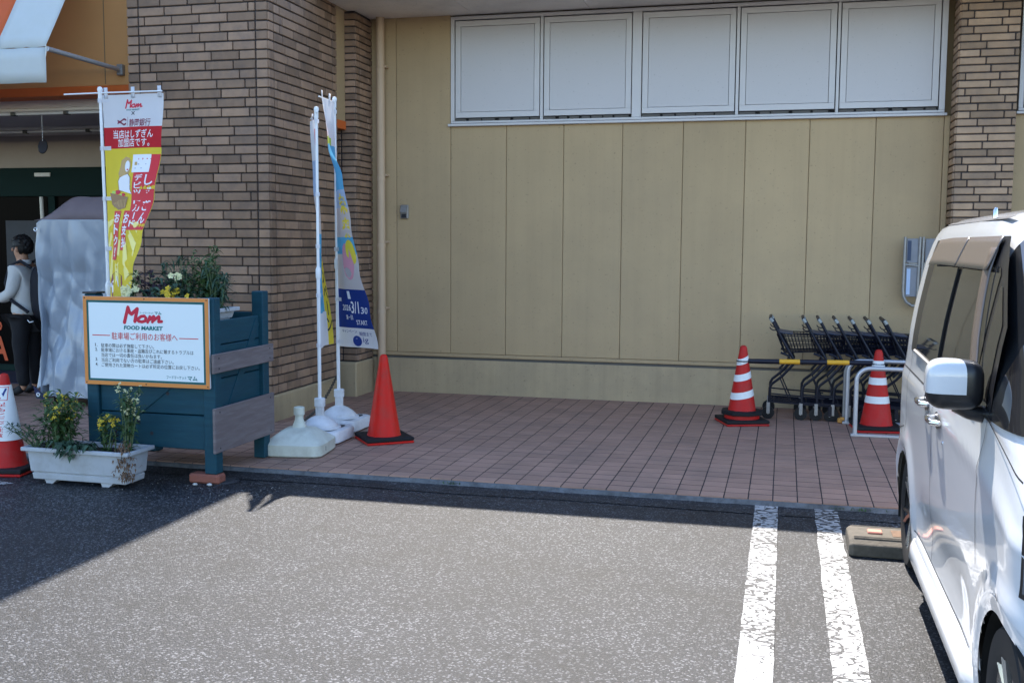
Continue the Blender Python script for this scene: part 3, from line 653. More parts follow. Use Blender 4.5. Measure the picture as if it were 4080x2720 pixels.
class Cloth:
    """flag cloth hung from a pole: at drop v (m) it leaves the pole in plan direction phi(v)"""
    def __init__(s, top, bot, H, W, phis, ripple=.02, seed=0.0, gap=.02): s.top = Vector(top); s.bot = Vector(bot); s.H = H; s.W = W; s.phis = phis; s.r = ripple; s.seed = seed; s.gap = gap
    def phi(s, v):
        P = s.phis
        for (a, pa), (b, pb) in zip(P[:-1], P[1:]):
            if v <= b: t = max(0, (v - a) / (b - a)); t = t * t * (3 - 2 * t); return R_(pa + (pb - pa) * t)
        return R_(P[-1][1])
    def at(s, u, v, off=0.0):
        # u: metres from the pole, v: metres down
        f = s.phi(v); pole = s.top.lerp(s.bot, v / (s.top.z - s.bot.z))
        d = Vector((math.cos(f), math.sin(f), 0)); nn = Vector((-d.y, d.x, 0))
        w = s.r * (math.sin(u / s.W * 5.2 + v * 2.1 + s.seed) * min(1, u * 5) + .5 * math.sin(u / s.W * 9 - v * 4 + s.seed * 2) * u)
        return pole + d * (s.gap + u) + nn * (w - off)
    def fn(s): return lambda x, y, off: s.at(x, s.H - y, off)     # x right, y up from the lower hem
def flag(name, label, cl, bands, pole_bot, arm_len, arm_phi, straps, arm_back=0.0, both=True, grp='tall nobori flags beside the brick pillar'):
    T = thing(name, label, 'flag', (pole_bot[0], pole_bot[1], pole_bot[2]), grp)
    top = cl.top + Vector((0, 0, .035)); jz = top.z - (top.z - pole_bot[2]) * .55; pj = Vector(pole_bot).lerp(top, (jz - pole_bot[2]) / (top.z - pole_bot[2]))
    ob('pole', MB().tube([pole_bot, pj], .0145, 14).tube([pj, top], .0115, 14), M['polew'], T)
    ob('pole_joint', MB().tube([pj + Vector((0, 0, -.05)), pj + Vector((0, 0, -.03)), pj + Vector((0, 0, .03)), pj + Vector((0, 0, .05))], [.0145, .021, .021, .0145], 14), M['polew'], T)
    ob('pole_knob', MB().lathe([(0, .03), (.014, .026), (.02, .012), (.02, 0), (.016, -.012), (.016, -.06), (.0, -.06)], 14, tuple(top)), M['polew'], T)
    d = Vector((math.cos(R_(arm_phi)), math.sin(R_(arm_phi)), 0)); az = top - Vector((0, 0, .018))
    ob('top_arm', MB().tube([az - d * arm_back, az, az + d * arm_len + Vector((0, 0, -.004))], .006, 8), M['polew'], T)
    fn = cl.fn(); H = cl.H; W = cl.W; mats = []; cm = MB()
    for (y0, y1, x0, x1, k) in bands:
        if k not in mats: mats.append(k)
        rect(cm, x0, x1, y0, y1, fn, 0.0, max(2, int((x1 - x0) / .03)), max(2, int((y1 - y0) / .03)), mats.index(k))
    mm = []
    for k in mats:
        if k + '_cloth' not in M: M[k + '_cloth'] = mk('cloth_' + k, tuple(INK[k].node_tree.nodes['RGB'].outputs[0].default_value)[:3], .8, var=.04, trans=.35)
        mm.append(M[k + '_cloth'])
    co = ob('cloth', cm, mm, T)
    for sv in straps:
        s = MB(); w = .03
        ring = [cl.at(-cl.gap + .018 * math.cos(a) - .002, sv, .018 * math.sin(a)) for a in [i * math.pi / 5 for i in range(10)]]
        vs = []; fs = []
        for i, p in enumerate(ring): vs += [p + Vector((0, 0, w / 2)), p - Vector((0, 0, w / 2))]
        for i in range(10): j = (i + 1) % 10; fs.append((2 * i, 2 * i + 1, 2 * j + 1, 2 * j))
        s.add(vs, fs); s.grid(lambda u, v: cl.at(-.015 + .075 * u, sv - w / 2 + w * v, .0025), 4, 1); ob('strap', s, M['strap'], T)
    for k in range(3):
        u = .03 + (W - .06) * k / 2
        s = MB(); s.grid(lambda a, b: cl.at(u - .016 + .032 * a, -.055 + .085 * b, .003), 1, 3); ob('hanging_loop', s, M['strap'], T, solid=.002)
    return T, co, fn
def ptext(T, name, ink, fnc):
    m = MB(); fnc(m)
    if m.v: return ob(name, m, INK[ink], T, kind='stuff')

def brush(m, strokes, fn):
    k = 0
    for pts, w in strokes:
        for i, ((xa, ya), (xb, yb)) in enumerate(zip(pts[:-1], pts[1:])):
            d = Vector((xb - xa, yb - ya)); n = max(1e-6, d.length); px, py = -d.y / n * w / 2, d.x / n * w / 2; k += 1
            m.poly([fn(xa + px, ya + py, .0008 + k * 3e-5), fn(xa - px, ya - py, .0008 + k * 3e-5), fn(xb - px, yb - py, .0008 + k * 3e-5), fn(xb + px, yb + py, .0008 + k * 3e-5)])
        for (xa, ya) in pts: k += 1; m.poly([fn(xa + w / 2 * math.cos(t), ya + w / 2 * math.sin(t), .0008 + k * 3e-5) for t in [q * .5236 for q in range(12)]])
LOGO = [([(0, 0), (.10, .92), (.14, .60), (.19, .52), (.32, .80), (.34, .84), (.27, .08)], .085), ([(.38, .10), (.45, .06), (.53, .12), (.56, .30), (.52, .42), (.44, .40), (.36, .26), (.35, .14), (.38, .08)], .07), ([(.60, .05), (.66, .40), (.64, .20), (.76, .42), (.77, .36), (.72, .08)], .07), ([(.74, .15), (.89, .42), (.90, .34), (.88, .10), (.96, .12)], .07)]
def logo(m, x0, x1, y0, y1, fn):
    W_ = x1 - x0; asp = (y1 - y0) / W_; brush(m, [([(x0 + a * W_, y0 + b_ * (y1 - y0) + w * W_ * .2) for a, b_ in pts], w * W_) for pts, w in LOGO], fn)

# banner behind the planter: H coordinates measured down from the top
H1 = 1.75
c1 = Cloth((-5.085, 7.15, 2.735), (-5.045, 7.15, 1.0), H1, .528, [(0, 0), (.41, -7), (.75, -17), (1.08, -30), (1.31, -38), (1.6, -42)], .012, .4)
Y = lambda v: H1 - v
T1, co, fn = flag('banner_flag', 'yellow red and white advertising banner standing behind the notice sign', c1,
    [(Y(.245), Y(0), 0, .528, 'white'), (Y(.405), Y(.245), 0, .528, 'crimson'), (0, Y(.405), 0, .528, 'yellow')], (-5.045, 7.15, PZ), .55, -3, (.04, .40, .78, 1.16, 1.44), .33)
k = .00101; kx = .00116
def P1(x0, x1, y0, y1): return (x0 - 75) * kx, (x1 - 75) * kx, Y((y1 - 85) * k), Y((y0 - 85) * k)
def t1(m, body, x0, x1, y0, y1, b=.01, sh=0): a = P1(x0, x1, y0, y1); text_fit(m, body, *a, fn, b, sh)
ptext(co, 'logo_lettering', 'red', lambda m: logo(m, *P1(244, 380, 124, 188), fn))
ptext(co, 'small_lettering', 'teal', lambda m: t1(m, 'FOOD MARKET', 250, 356, 194, 206, .03))
ptext(co, 'cross_mark', 'black', lambda m: t1(m, '×', 291, 320, 211, 240, .0))
def emblem(m):
    for dy in (0, 22):
        pts = []; n = 14
        for i in range(n + 1): a = i / n; pts.append(P1(180 + 70 * a, 0, 270 + dy + 9 * math.sin(a * 6.28 + dy), 0)[0:1] + (Y((270 + dy + 9 * math.sin(a * 6.28 + dy) - 85) * k),))
        low = [(x, y - .014) for x, y in pts[::-1]]; 
        for (a, b), (c_, d_) in zip(zip(pts, pts[1:]), zip(low[::-1], low[::-1][1:])): outl(m, [a, b, d_, c_], fn)
    t1(m, '静岡銀行', 277, 445, 268, 326, .012)
    rect(m, *[P1(261, 263, 0, 0)[0], P1(261, 263, 0, 0)[1]], Y((320 - 85) * k), Y((252 - 85) * k), fn)
ptext(co, 'bank_lettering', 'maroon', emblem)
ptext(co, 'red_band_lettering', 'white', lambda m: (t1(m, '当店はしずぎん', 147, 470, 348, 412, .008), t1(m, '加盟店です。', 182, 446, 412, 476, .006)))
# rays, lady with basket, card, vertical lettering
def rays(m):
    for i in range(7):
        a0 = -2.9 + i * .42; a1 = a0 + .2; cx, cy = .20, .85
        for r0, r1 in ((.05, .2), (.2, .32), (.32, .44)):
            pts = [(cx + r * math.cos(a), cy + 1.2 * r * math.sin(a)) for r, a in ((r0, a0), (r1, a0), (r1, a1), (r0, a1))]
            pts = [(min(.45, max(.005, x)), y) for x, y in pts]; outl(m, pts, fn, .001)
M['ray_cloth'] = mk('banner_ray', (.86, .74, .26), .8, var=.03); mrs = MB(); rays(mrs); ob('ray_print', mrs, M['ray_cloth'], co)
def E1(m, cx, cy, rx, ry, off=.002): a = P1(cx, 0, cy, 0); ell(m, a[0], Y((cy - 85) * k), rx * kx, ry * k, fn, off)
ptext(co, 'red_panel', 'crimson', lambda m: (rect(m, .302, .525, Y(1.02), Y(.455), fn, .0016, 6, 8), ))
def O1(m, pts, off): outl(m, [((x - 75) * kx, Y((y - 85) * k)) for x, y in pts], fn, off)
ptext(co, 'hair_print', 'blond', lambda m: O1(m, ((252, 548), (285, 556), (304, 590), (306, 640), (296, 672), (250, 690), (200, 700), (190, 672), (206, 620), (212, 575)), .0018))
ptext(co, 'outline_print', 'brown', lambda m: O1(m, ((238, 684), (284, 672), (312, 700), (324, 800), (340, 832), (200, 800), (188, 730), (200, 698)), .0020))
ptext(co, 'blouse_print', 'white', lambda m: (O1(m, ((240, 690), (282, 679), (306, 704), (316, 796), (334, 828), (206, 796), (194, 730), (206, 703)), .0025), E1(m, 272, 620, 22, 42, .003), rect(m, P1(318, 318, 0, 0)[0], P1(462, 462, 0, 0)[1], Y((668 - 85) * k), Y((535 - 85) * k), fn, .0028, 4, 4)))
ptext(co, 'smile_print', 'red', lambda m: E1(m, 276, 645, 8, 6, .0036))
ptext(co, 'basket_print', 'brown', lambda m: outl(m, [((x - 75) * kx, Y((y - 85) * k)) for x, y in ((112, 815), (300, 850), (282, 930), (210, 945), (132, 905))], fn, .0032))
ptext(co, 'goods_print', 'red', lambda m: (E1(m, 190, 812, 30, 16, .0034), E1(m, 250, 832, 22, 12, .0034)))
ptext(co, 'goods_print', 'lime', lambda m: (E1(m, 150, 812, 20, 12, .0035), E1(m, 222, 835, 14, 12, .0035)))
ptext(co, 'basket_slots', 'blond', lambda m: [rect(m, (x - 75) * kx, (x + 7 - 75) * kx, Y((925 - 85) * k), Y((870 - 85) * k), fn, .0036) for x in range(150, 285, 17)])
ptext(co, 'card_print', 'blond', lambda m: (rect(m, .305, .33, Y(.535), Y(.51), fn, .0033),))
ptext(co, 'card_lettering', 'navy', lambda m: (text_fit(m, 'VISA', .41, .44, Y(.475), Y(.462), fn, .02), rect(m, .335, .415, Y(.53), Y(.526), fn, .0033), rect(m, .31, .38, Y(.56), Y(.556), fn, .0033)))
def vert(m):
    vtext_fit(m, 'デビットカード', .325, .40, Y(1.0), Y(.60), fn, .02, .0024); vtext_fit(m, 'しずぎん', .425, .50, Y(.98), Y(.60), fn, .02, .0024)
ptext(co, 'vertical_lettering', 'white', vert)
ptext(co, 'vertical_outline', 'crimson', lambda m: (rect(m, .098, .195, Y(1.245), Y(.875), fn, .002, 3, 8), rect(m, .236, .302, Y(1.17), Y(.875), fn, .002, 3, 8)))
ptext(co, 'vertical_lettering', 'white', lambda m: (vtext_fit(m, 'おトク!', .106, .187, Y(1.228), Y(.887), fn, .03, .003), vtext_fit(m, 'お支払', .246, .31, Y(1.158), Y(.887), fn, .03, .003)))
ptext(co, 'lower_burst', 'maroon', lambda m: outl(m, [(.03, Y(1.42)), (.08, Y(1.36)), (.2, Y(1.33)), (.3, Y(1.36)), (.33, Y(1.5)), (.28, Y(1.6)), (.1, Y(1.62))], fn, .002))
ptext(co, 'lower_panel', 'white', lambda m: outl(m, [(.06, Y(1.42)), (.22, Y(1.36)), (.26, Y(1.44)), (.08, Y(1.5))], fn, .003))

# two edge-on flags by the pillar
HA = 1.85
cA = Cloth((-3.603, 7.80, 2.63), (-3.60, 7.80, .3), HA, .43, [(0, 121), (.5, 117), (1.0, 110), (1.85, 102)], .018, 1.1)
a = HA
TA, coA, fnA = flag('narrow_flag', 'narrow furled flag with red top and blue stripes on the front pole', cA,
    [(a - .10, a, 0, .45, 'white'), (a - .33, a - .10, 0, .30, 'crimson'), (a - .33, a - .10, .30, .45, 'white'), (a - .62, a - .33, 0, .45, 'pale'), (.92, a - .62, 0, .45, 'beige'), (.28, .92, 0, .33, 'cyan'), (.28, .92, .33, .45, 'yellow'), (0, .28, 0, .36, 'white'), (0, .28, .36, .45, 'yellow')],
    (-3.60, 7.80, PZ + .3), .42, 121, (.05, .62, 1.03, 1.42, 1.82), .05)
ptext(coA, 'edge_lettering', 'black', lambda m: vtext_fit(m, 'キャンペーン', .35, .44, .1, .9, fnA, .02))
ptext(coA, 'stripe_print', 'pale', lambda m: [outl(m, [(.0, y), (.33, y + .1), (.33, y + .15), (0, y + .05)], fnA) for y in (.33, .45, .57, .69)])
HB = 2.02
cB = Cloth((-3.674, 8.31, 2.775), (-3.668, 8.33, .3), HB, .45, [(0, -76), (.35, -72), (.63, -61), (1.0, -54), (1.36, -46), (1.7, -34), (2.02, -22)], .022, .2)
b = HB
TB, coB, fnB = flag('swinging_flag', 'flag with dark blue lower band swinging out beside the downpipe', cB,
    [(b - .30, b, 0, .45, 'white'), (b - .36, b - .30, .22, .45, 'lime'), (b - .36, b - .30, 0, .22, 'white'), (b - .72, b - .36, 0, .45, 'cyan'), (b - .86, b - .72, 0, .45, 'pale'), (b - 1.10, b - .86, 0, .45, 'beige'), (b - 1.24, b - 1.10, 0, .45, 'cyan'), (.49, b - 1.24, 0, .45, 'beige'), (.165, .49, 0, .45, 'navy'), (0, .165, 0, .45, 'white')],
    (-3.668, 8.33, PZ + .3), .40, -84, (.06, 1.20, 1.62, 1.98))
ptext(coB, 'yellow_lettering', 'yellow', lambda m: vtext_fit(m, '未来', .27, .43, b - 1.12, b - .74, fnB, .06, .002))
ptext(coB, 'pink_print', 'pink', lambda m: ell(m, .27, .72, .075, .15, fnB, .002))
ptext(coB, 'sun_print', 'yellow', lambda m: ell(m, .34, b - 1.22, .08, .10, fnB, .002))
ptext(coB, 'date_lettering', 'white', lambda m: (text_fit(m, '2026', .08, .20, .31, .36, fnB, .01), text_fit(m, '3/1', .205, .29, .29, .39, fnB, .01), text_fit(m, '30', .31, .40, .29, .345, fnB, .01), text_fit(m, '第一回', .13, .21, .235, .275, fnB, .005), text_fit(m, 'START', .24, .37, .195, .235, fnB, .01), text_fit(m, '1', .18, .215, .41, .475, fnB, .02)))
ptext(coB, 'campaign_lettering', 'navy', lambda m: (text_fit(m, 'キャンペーン', .05, .22, .12, .15, fnB, .005), text_fit(m, '期間まで', .24, .39, .10, .135, fnB, .005), ell(m, .21, .055, .045, .045, fnB, .002), text_fit(m, 'ig', .27, .33, .03, .09, fnB, .0)))
ptext(coB, 'logo_cut', 'white', lambda m: (text_fit(m, 'e', .19, .23, .035, .08, fnB, .01, 0, .003),))
ptext(coB, 'emblem_print', 'teal', lambda m: [ell(m, .22 + .03 * math.cos(a_), b - .2 + .03 * math.sin(a_), .012, .012, fnB, .002) for a_ in (0, 1.5, 3, 4.5)])

# ------------------------------------------------------------------ wooden planter with notice sign
WP = thing('wooden_planter', 'large teal wooden planter box on posts in front of the brick pillar', 'planter', (-4.17, 6.7, 0))
PX0, PX1, PY0, PY1 = -4.665, -3.675, 6.315, 7.09
def post(x, y, z0, z1): ob('post', MB().box(x, x + .09, y, y + .09, z0, z1, .006), M['teal'], WP)
post(PX1 - .09, PY0, .066, 1.258); post(PX0, PY0, .0, 1.27); post(PX1 - .09, PY1 - .09, .045, 1.275); post(PX0, PY1 - .09, .045, 1.27)
ob('post_cap', MB().box(PX0 - .01, PX0 + .10, PY0 - .01, PY0 + .10, 1.272, 1.285, .004), M['ctrim'], WP)
def board(x0, x1, y0, y1, z0, z1, m='teal', nm='board', tilt=0.0, ax='y'):
    b = MB().box(x0, x1, y0, y1, z0, z1, .005)
    if tilt:
        b.v = [(x, y, z + tilt * ((y - y0) if ax == 'y' else (x - x0))) for x, y, z in b.v]
    ob(nm, b, M[m], WP)
zf = [.225, .455, .462, .70, .706, .93, .936, 1.12]
for i in range(0, 8, 2): board(PX0 + .092, PX1 - .092, PY0 + .025, PY0 + .05, zf[i], zf[i + 1])
for i in range(0, 8, 2): board(PX1 - .055, PX1 - .03, PY0 + .092, PY1 - .092, zf[i], zf[i + 1] + (.0 if i < 6 else -.02))
for i in range(0, 8, 2): board(PX0 + .03, PX0 + .055, PY0 + .092, PY1 - .092, zf[i], zf[i + 1])
for i in range(0, 8, 2): board(PX0 + .092, PX1 - .092, PY1 - .05, PY1 - .025, zf[i], zf[i + 1])
for (z0, z1, w) in ((.755, .885, 0), (.215, .52, 1)):
    b = MB().box(PX1 + .002, PX1 + .022, PY0 - .045, PY1 + .03, z0, z1, .004); ob('grey_board', b, M['grey_wood'], WP)
    for y in (PY0 + .02, PY1 - .03):
        for z in (z0 + .03, z1 - .03): ob('screw', MB().tube([(PX1 + .0215, y, z), (PX1 + .0235, y, z)], .006, 8), M['gap'], WP)
# diagonal braces on front and side
def brace(p0, p1, w=.05, t=.018):
    p0 = Vector(p0); p1 = Vector(p1); d = (p1 - p0); l = d.length; dn = d.normalized(); nrm = Vector((0, -1, 0)) if abs(dn.y) < .1 else Vector((1, 0, 0)); s = dn.cross(nrm).normalized()
    vs = [p0 + s * a * w / 2 + nrm * b for a, b in ((-1, 0), (1, 0), (1, t), (-1, t))] + [p1 + s * a * w / 2 + nrm * b for a, b in ((-1, 0), (1, 0), (1, t), (-1, t))]
    ob('brace', MB().add(vs, [(0, 1, 2, 3), (7, 6, 5, 4), (0, 4, 5, 1), (1, 5, 6, 2), (2, 6, 7, 3), (3, 7, 4, 0)]), M['teal'], WP)
brace((PX1 - .031, PY0 + .11, .30), (PX1 - .031, PY1 - .12, 1.06), .07, .006); brace((PX0 + .12, PY0 + .026, .28), (PX1 - .35, PY0 + .026, .68), .07, .008)
for x, z in ((-4.28, .40), (-4.18, .32), (-4.05, .60)): ob('bolt_hole', MB().tube([(x, PY0 + .0235, z), (x, PY0 + .026, z)], .013, 12), M['gap'], WP)
ob('floor_board', MB().box(PX0 + .06, PX1 - .06, PY0 + .055, PY1 - .055, .24, .27), M['teal'], WP)
so_ = MB(); so_.grid(lambda u, v: (PX0 + .06 + (PX1 - PX0 - .12) * u, PY0 + .055 + (PY1 - PY0 - .11) * v, 1.03 + .02 * mnoise.noise(Vector((u * 6, v * 6, 0)))), 20, 16); ob('soil', so_, M['soil'], WP)
tag(ob('paver_brick', MB().box(-3.885, -3.655, 6.305, 6.405, 0.0, .064, .012), M['paver']), 'red brick block under the front post of the planter', 'brick')
# notice sign
NS = thing('notice_sign', 'orange framed white parking notice board fixed to the teal planter', 'sign', (-4.18, 6.28, .65))
SX0, SX1, SZ0, SZ1, SY = -4.656, -3.699, .651, 1.256, 6.292
ob('backing_board', MB().box(SX0, SX1, SY, SY + .018, SZ0, SZ1, .003), M['white'], NS)
fo = MB()
for a in ((SX0, SX1, SZ1 - .025, SZ1), (SX0, SX1, SZ0, SZ0 + .026)): fo.box(a[0], a[1], SY - .004, SY - .0005, a[2], a[3])
for a in ((SX0, SX0 + .026), (SX1 - .026, SX1)): fo.box(a[0], a[1], SY - .0042, SY - .0005, SZ0 + .0262, SZ1 - .0252)
ob('orange_border', fo, INK['orange'], NS)
fo = MB(); a0, a1, b0, b1 = SX0 + .027, SX1 - .027, SZ0 + .027, SZ1 - .026
fo.box(a0, a1, SY - .003, SY - .0004, b1 - .015, b1); fo.box(a0, a1, SY - .003, SY - .0004, b0, b0 + .015); fo.box(a0, a0 + .014, SY - .0032, SY - .0004, b0 + .0152, b1 - .0152); fo.box(a1 - .014, a1, SY - .0032, SY - .0004, b0 + .0152, b1 - .0152)
ob('green_border', fo, INK['green'], NS)
fo = MB(); fo.poly([(a0 + .013, SY - .002, b0 + .013), (a1 - .013, SY - .002, b0 + .013), (a1 - .013, SY - .002, b1 - .013), (a0 + .013, SY - .002, b1 - .013)]); ob('white_panel', fo, INK['signw'], NS)
for x in (SX0 + .013, SX1 - .013, -4.18):
    for z in (SZ0 + .013, SZ1 - .012): ob('screw', MB().lathe([(0, .001), (.005, .0), (.006, -.002)], 8, (0, 0, 0)), M['gap'], NS).data.transform(Matrix.Translation((x, SY - .0045, z)) @ Matrix.Rotation(R_(90), 4, 'X'))
fs_ = lambda x, z, off: (x, SY - .002 - off, z)
def SP(x0, x1, y0, y1):
    mid = (x0 + x1) / 2; sk = 95 + .029 * (mid - 25); Hh = 1385.0
    return SX0 + (x0 - 25) * .957 / 1925, SX0 + (x1 - 25) * .957 / 1925, SZ1 - (y1 - sk) * .605 / Hh, SZ1 - (y0 - sk) * .605 / Hh
def st(m, body, x0, x1, y0, y1, b=.012, sh=0): text_fit(m, body, *SP(x0, x1, y0, y1), fs_, b, sh, .0012)
ptext(NS, 'logo_lettering', 'red', lambda m: logo(m, *SP(670, 1270, 275, 530), fs_))
ptext(NS, 'store_lettering', 'teal', lambda m: (st(m, 'FOOD MARKET', 657, 1262, 566, 632, .045, .1), st(m, 'マム', 1140, 1245, 345, 392, .03), st(m, 'フードマーケット', 908, 1125, 350, 384, .01)))
ptext(NS, 'heading_lettering', 'crimson', lambda m: (st(m, '駐車場ご利用のお客様へ', 465, 1480, 676, 792, .003), st(m, '—', 160, 440, 703, 716, 0), st(m, '—', 1505, 1795, 757, 770, 0)))
def rules(m):
    for i, (num, y) in enumerate((('1.', 840), ('2.', 912), (None, 990), ('3.', 1068), ('4.', 1146))):
        body, xe = (('駐車の際は必ず施錠して下さい。', 1118), ('駐車場における事故・盗難及びこれに類するトラブルは', 1718), ('当店では一切の責任は負いかねます。', 1235), ('当店ご利用でない方の駐車はご遠慮下さい。', 1412), ('ご使用された買物カートは必ず所定の位置にお戻し下さい。', 1805))[i]
        yc = y + .029 * ((290 + xe) / 2 - 290); st(m, body, 293, xe, yc - 5, yc + 60, .002)
        if num: st(m, num, 198, 236, y - 6, y + 44, .012)
ptext(NS, 'rules_lettering', 'black', rules)
ptext(NS, 'footer_lettering', 'teal', lambda m: (st(m, 'フードマーケット', 1300, 1602, 1338, 1392, .008), st(m, 'マム', 1620, 1768, 1340, 1412, .03)))

# ------------------------------------------------------------------ plants
def leaf(mb, p, d, up, L, w, bend=.3, mi=0):
    d = d.normalized(); s = d.cross(up)
    if s.length < 1e-4: s = d.cross(Vector((1, 0, 0)))
    s.normalize(); n = s.cross(d); m = p + d * L * .5 + n * L * bend * .25; t = p + d * L - n * L * bend * .5
    mb.add([p, m + s * w / 2, t, m - s * w / 2, m + n * w * .12], [(0, 4, 1), (1, 4, 2), (0, 3, 4), (3, 2, 4)], mi)
def petal(mb, p, n, r, k=4):
    n = n.normalized(); a = n.cross(Vector((.3, .5, .8))).normalized(); b = n.cross(a)
    for i in range(k):
        t = 6.283 * i / k + random.random() * .4; d = a * math.cos(t) + b * math.sin(t); s = n.cross(d)
        mb.add([p, p + d * r * .7 + s * r * .45 + n * r * .3, p + d * r * 1.1 + n * r * .2, p + d * r * .7 - s * r * .45 + n * r * .3], [(0, 1, 2, 3)])
def plant(label, base, n, h, spread, lw, ll, per, lm='leafg', fl=None, nfl=0, fr=.012, lean=(0, 0), name='leafy_plant', grp=None, bush=0, droop=.3, tilt=.5):
    T = thing(name, label, 'plant', base, grp); st_ = MB(); lf = MB(); fm = MB(); B0 = Vector(base)
    for i in range(n):
        a = random.uniform(0, 6.283); q = random.random() ** .7; p = B0 + Vector((math.cos(a) * spread * .35 * q, math.sin(a) * spread * .35 * q, -.01))
        hh = h * random.uniform(.6, 1.05); tip = p + Vector((math.cos(a) * spread * q + lean[0], math.sin(a) * spread * .7 * q + lean[1], hh)); mid = p.lerp(tip, .5) + Vector((random.uniform(-.02, .02), random.uniform(-.02, .02), .03))
        pts = [p, p.lerp(mid, .6), mid, mid.lerp(tip, .55), tip]; st_.tube(pts, [.005, .0045, .004, .003, .002], 5)
        for j in range(per):
            t = random.random() ** .8; k = t * 4; ki = min(3, int(k)); pp = pts[ki].lerp(pts[ki + 1], k - ki)
            b = random.uniform(0, 6.283); d = Vector((math.cos(b), math.sin(b), random.uniform(-.1, tilt * 1.6)))
            leaf(lf, pp, d, Vector((0, 0, 1)), ll * random.uniform(.6, 1.2), lw * random.uniform(.7, 1.2), droop + random.uniform(0, .4))
        if fl and i < nfl:
            for j in range(random.randint(5, 12)):
                k = random.uniform(2.6, 4); ki = min(3, int(k)); pp = pts[ki].lerp(pts[ki + 1], k - ki) + Vector((random.gauss(0, .016), random.gauss(0, .016), random.gauss(0.005, .012)))
                petal(fm, pp, Vector((random.gauss(0, .6), random.gauss(-.5, .5), .8)), fr * random.uniform(.7, 1.2))
    for i in range(bush):
        v = Vector((random.gauss(0, 1), random.gauss(0, 1), random.gauss(0, 1))).normalized() * random.random() ** .4
        pp = B0 + Vector((v.x * spread, v.y * spread * .7, h * .45 + v.z * h * .42)); leaf(lf, pp, Vector((v.x, v.y, v.z * .5 + random.uniform(-.3, .5))), Vector((0, 0, 1)), ll * random.uniform(.6, 1.1), lw * random.uniform(.7, 1.1), droop)
    ob('stem', st_, M['stem'], T, kind='stuff'); ob('foliage', lf, M[lm], T, kind='stuff')
    if fm.v: ob('flowers', fm, M[fl], T, kind='stuff')
    return T
# trough on the asphalt
def trough(name, label, x0, x1, y0, y1, z0, h, m, rimw=.022, feet=True):
    T = thing(name, label, 'planter', ((x0 + x1) / 2, (y0 + y1) / 2, z0)); b = MB(); tp = .03
    def ring(e, z): return [(x0 + e, y0 + e, z), (x1 - e, y0 + e, z), (x1 - e, y1 - e, z), (x0 + e, y1 - e, z)]
    rg = [ring(tp + .012, z0 + .025), ring(tp, z0 + .028), ring(tp - .004, z0 + .068), ring(tp + .004, z0 + .070), ring(tp + .003, z0 + .078), ring(tp - .010, z0 + .08), ring(.008, z0 + h - .026), ring(-rimw, z0 + h - .026), ring(-rimw, z0 + h), ring(.004, z0 + h), ring(.014, z0 + h - .05)]
    vs = [v for r in rg for v in r]; fs = [(3, 2, 1, 0)]
    for i in range(len(rg) - 1):
        for j in range(4): fs.append((i * 4 + j, i * 4 + (j + 1) % 4, i * 4 + 4 + (j + 1) % 4, i * 4 + 4 + j))
    b.add(vs, fs); o = ob('trough_body', b, m, T)
    md = o.modifiers.new('b', 'BEVEL'); md.width = .006; md.segments = 2; md.limit_method = 'ANGLE'
    s = MB(); s.grid(lambda u, v: (x0 + .012 + (x1 - x0 - .024) * u, y0 + .012 + (y1 - y0 - .024) * v, z0 + h - .03 + .012 * mnoise.noise(Vector((u * 9, v * 4, x0)))), 24, 10); ob('soil', s, M['soil'], T)
    if feet:
        for fx in (.16, .72): 
            xa = x0 + (x1 - x0) * fx; ob('foot', MB().prism([(0, 0), (.05, 0), (.085, .028), (-.012, .028)], lambda a, q, d: (xa + a, y0 + .04 + d, z0 + q), 0, .14), m, T)
    return T
trough('trough_planter', 'long grey plastic trough of yellow flowers on the asphalt below the sign', -4.925, -4.15, 6.0, 6.27, 0, .25, M['trough'])
random.seed(11)
plant('bushy yellow flowering plant at the left end of the grey trough', (-4.76, 6.13, .215), 17, .38, .16, .028, .085, 16, 'leafg', 'fy', 9, .013, (.03, 0), 'flowering_plant', None, 170, .4)
plant('grey green spiky shoots leaning out of the left end of the trough', (-4.86, 6.10, .22), 9, .20, .15, .010, .06, 22, 'leafb', None, 0, .01, (-.06, -.03), 'spiky_plant')
plant('dark green clump hanging over the front rim of the trough', (-4.57, 6.04, .20), 8, .10, .13, .03, .07, 14, 'leafb', None, 0, .01, (0, -.03), 'leafy_plant', None, 60, .8, .2)
plant('short sparse plant with four yellow flowers in the trough', (-4.40, 6.13, .215), 7, .27, .08, .022, .06, 24, 'leafg', 'fy', 5, .014, (0, 0), 'flowering_plant')
plant('thin purple seedling between two yellow flowering plants', (-4.315, 6.13, .215), 1, .24, .02, .02, .04, 14, 'leafp', None, 0, .01, (0, 0), 'seedling')
plant('tall spindly plant with pale yellow flowers at the right of the trough', (-4.225, 6.13, .22), 10, .44, .08, .018, .06, 30, 'leafg', 'fw', 7, .012, (.02, 0), 'flowering_plant')
RT = MB()
for i in range(240):
    t = random.random(); v = Vector((random.gauss(0, .022 + .018 * math.sin(t * 3)), random.gauss(0, .022), 0)); p = Vector((-4.19 + .05 * t, 6.03 - .05 * t, .31 - .24 * t)) + v; leaf(RT, p, Vector((random.gauss(0, 1), random.gauss(0, 1), random.gauss(-.6, .6))), Vector((0, 0, 1)), .03, .012, .8)
DPL = thing('dried_plant', 'brown dried plant hanging over the right end of the trough', 'plant', (-4.17, 6.0, .2)); ob('dried_leaves', RT, M['dry'], DPL, kind='stuff')
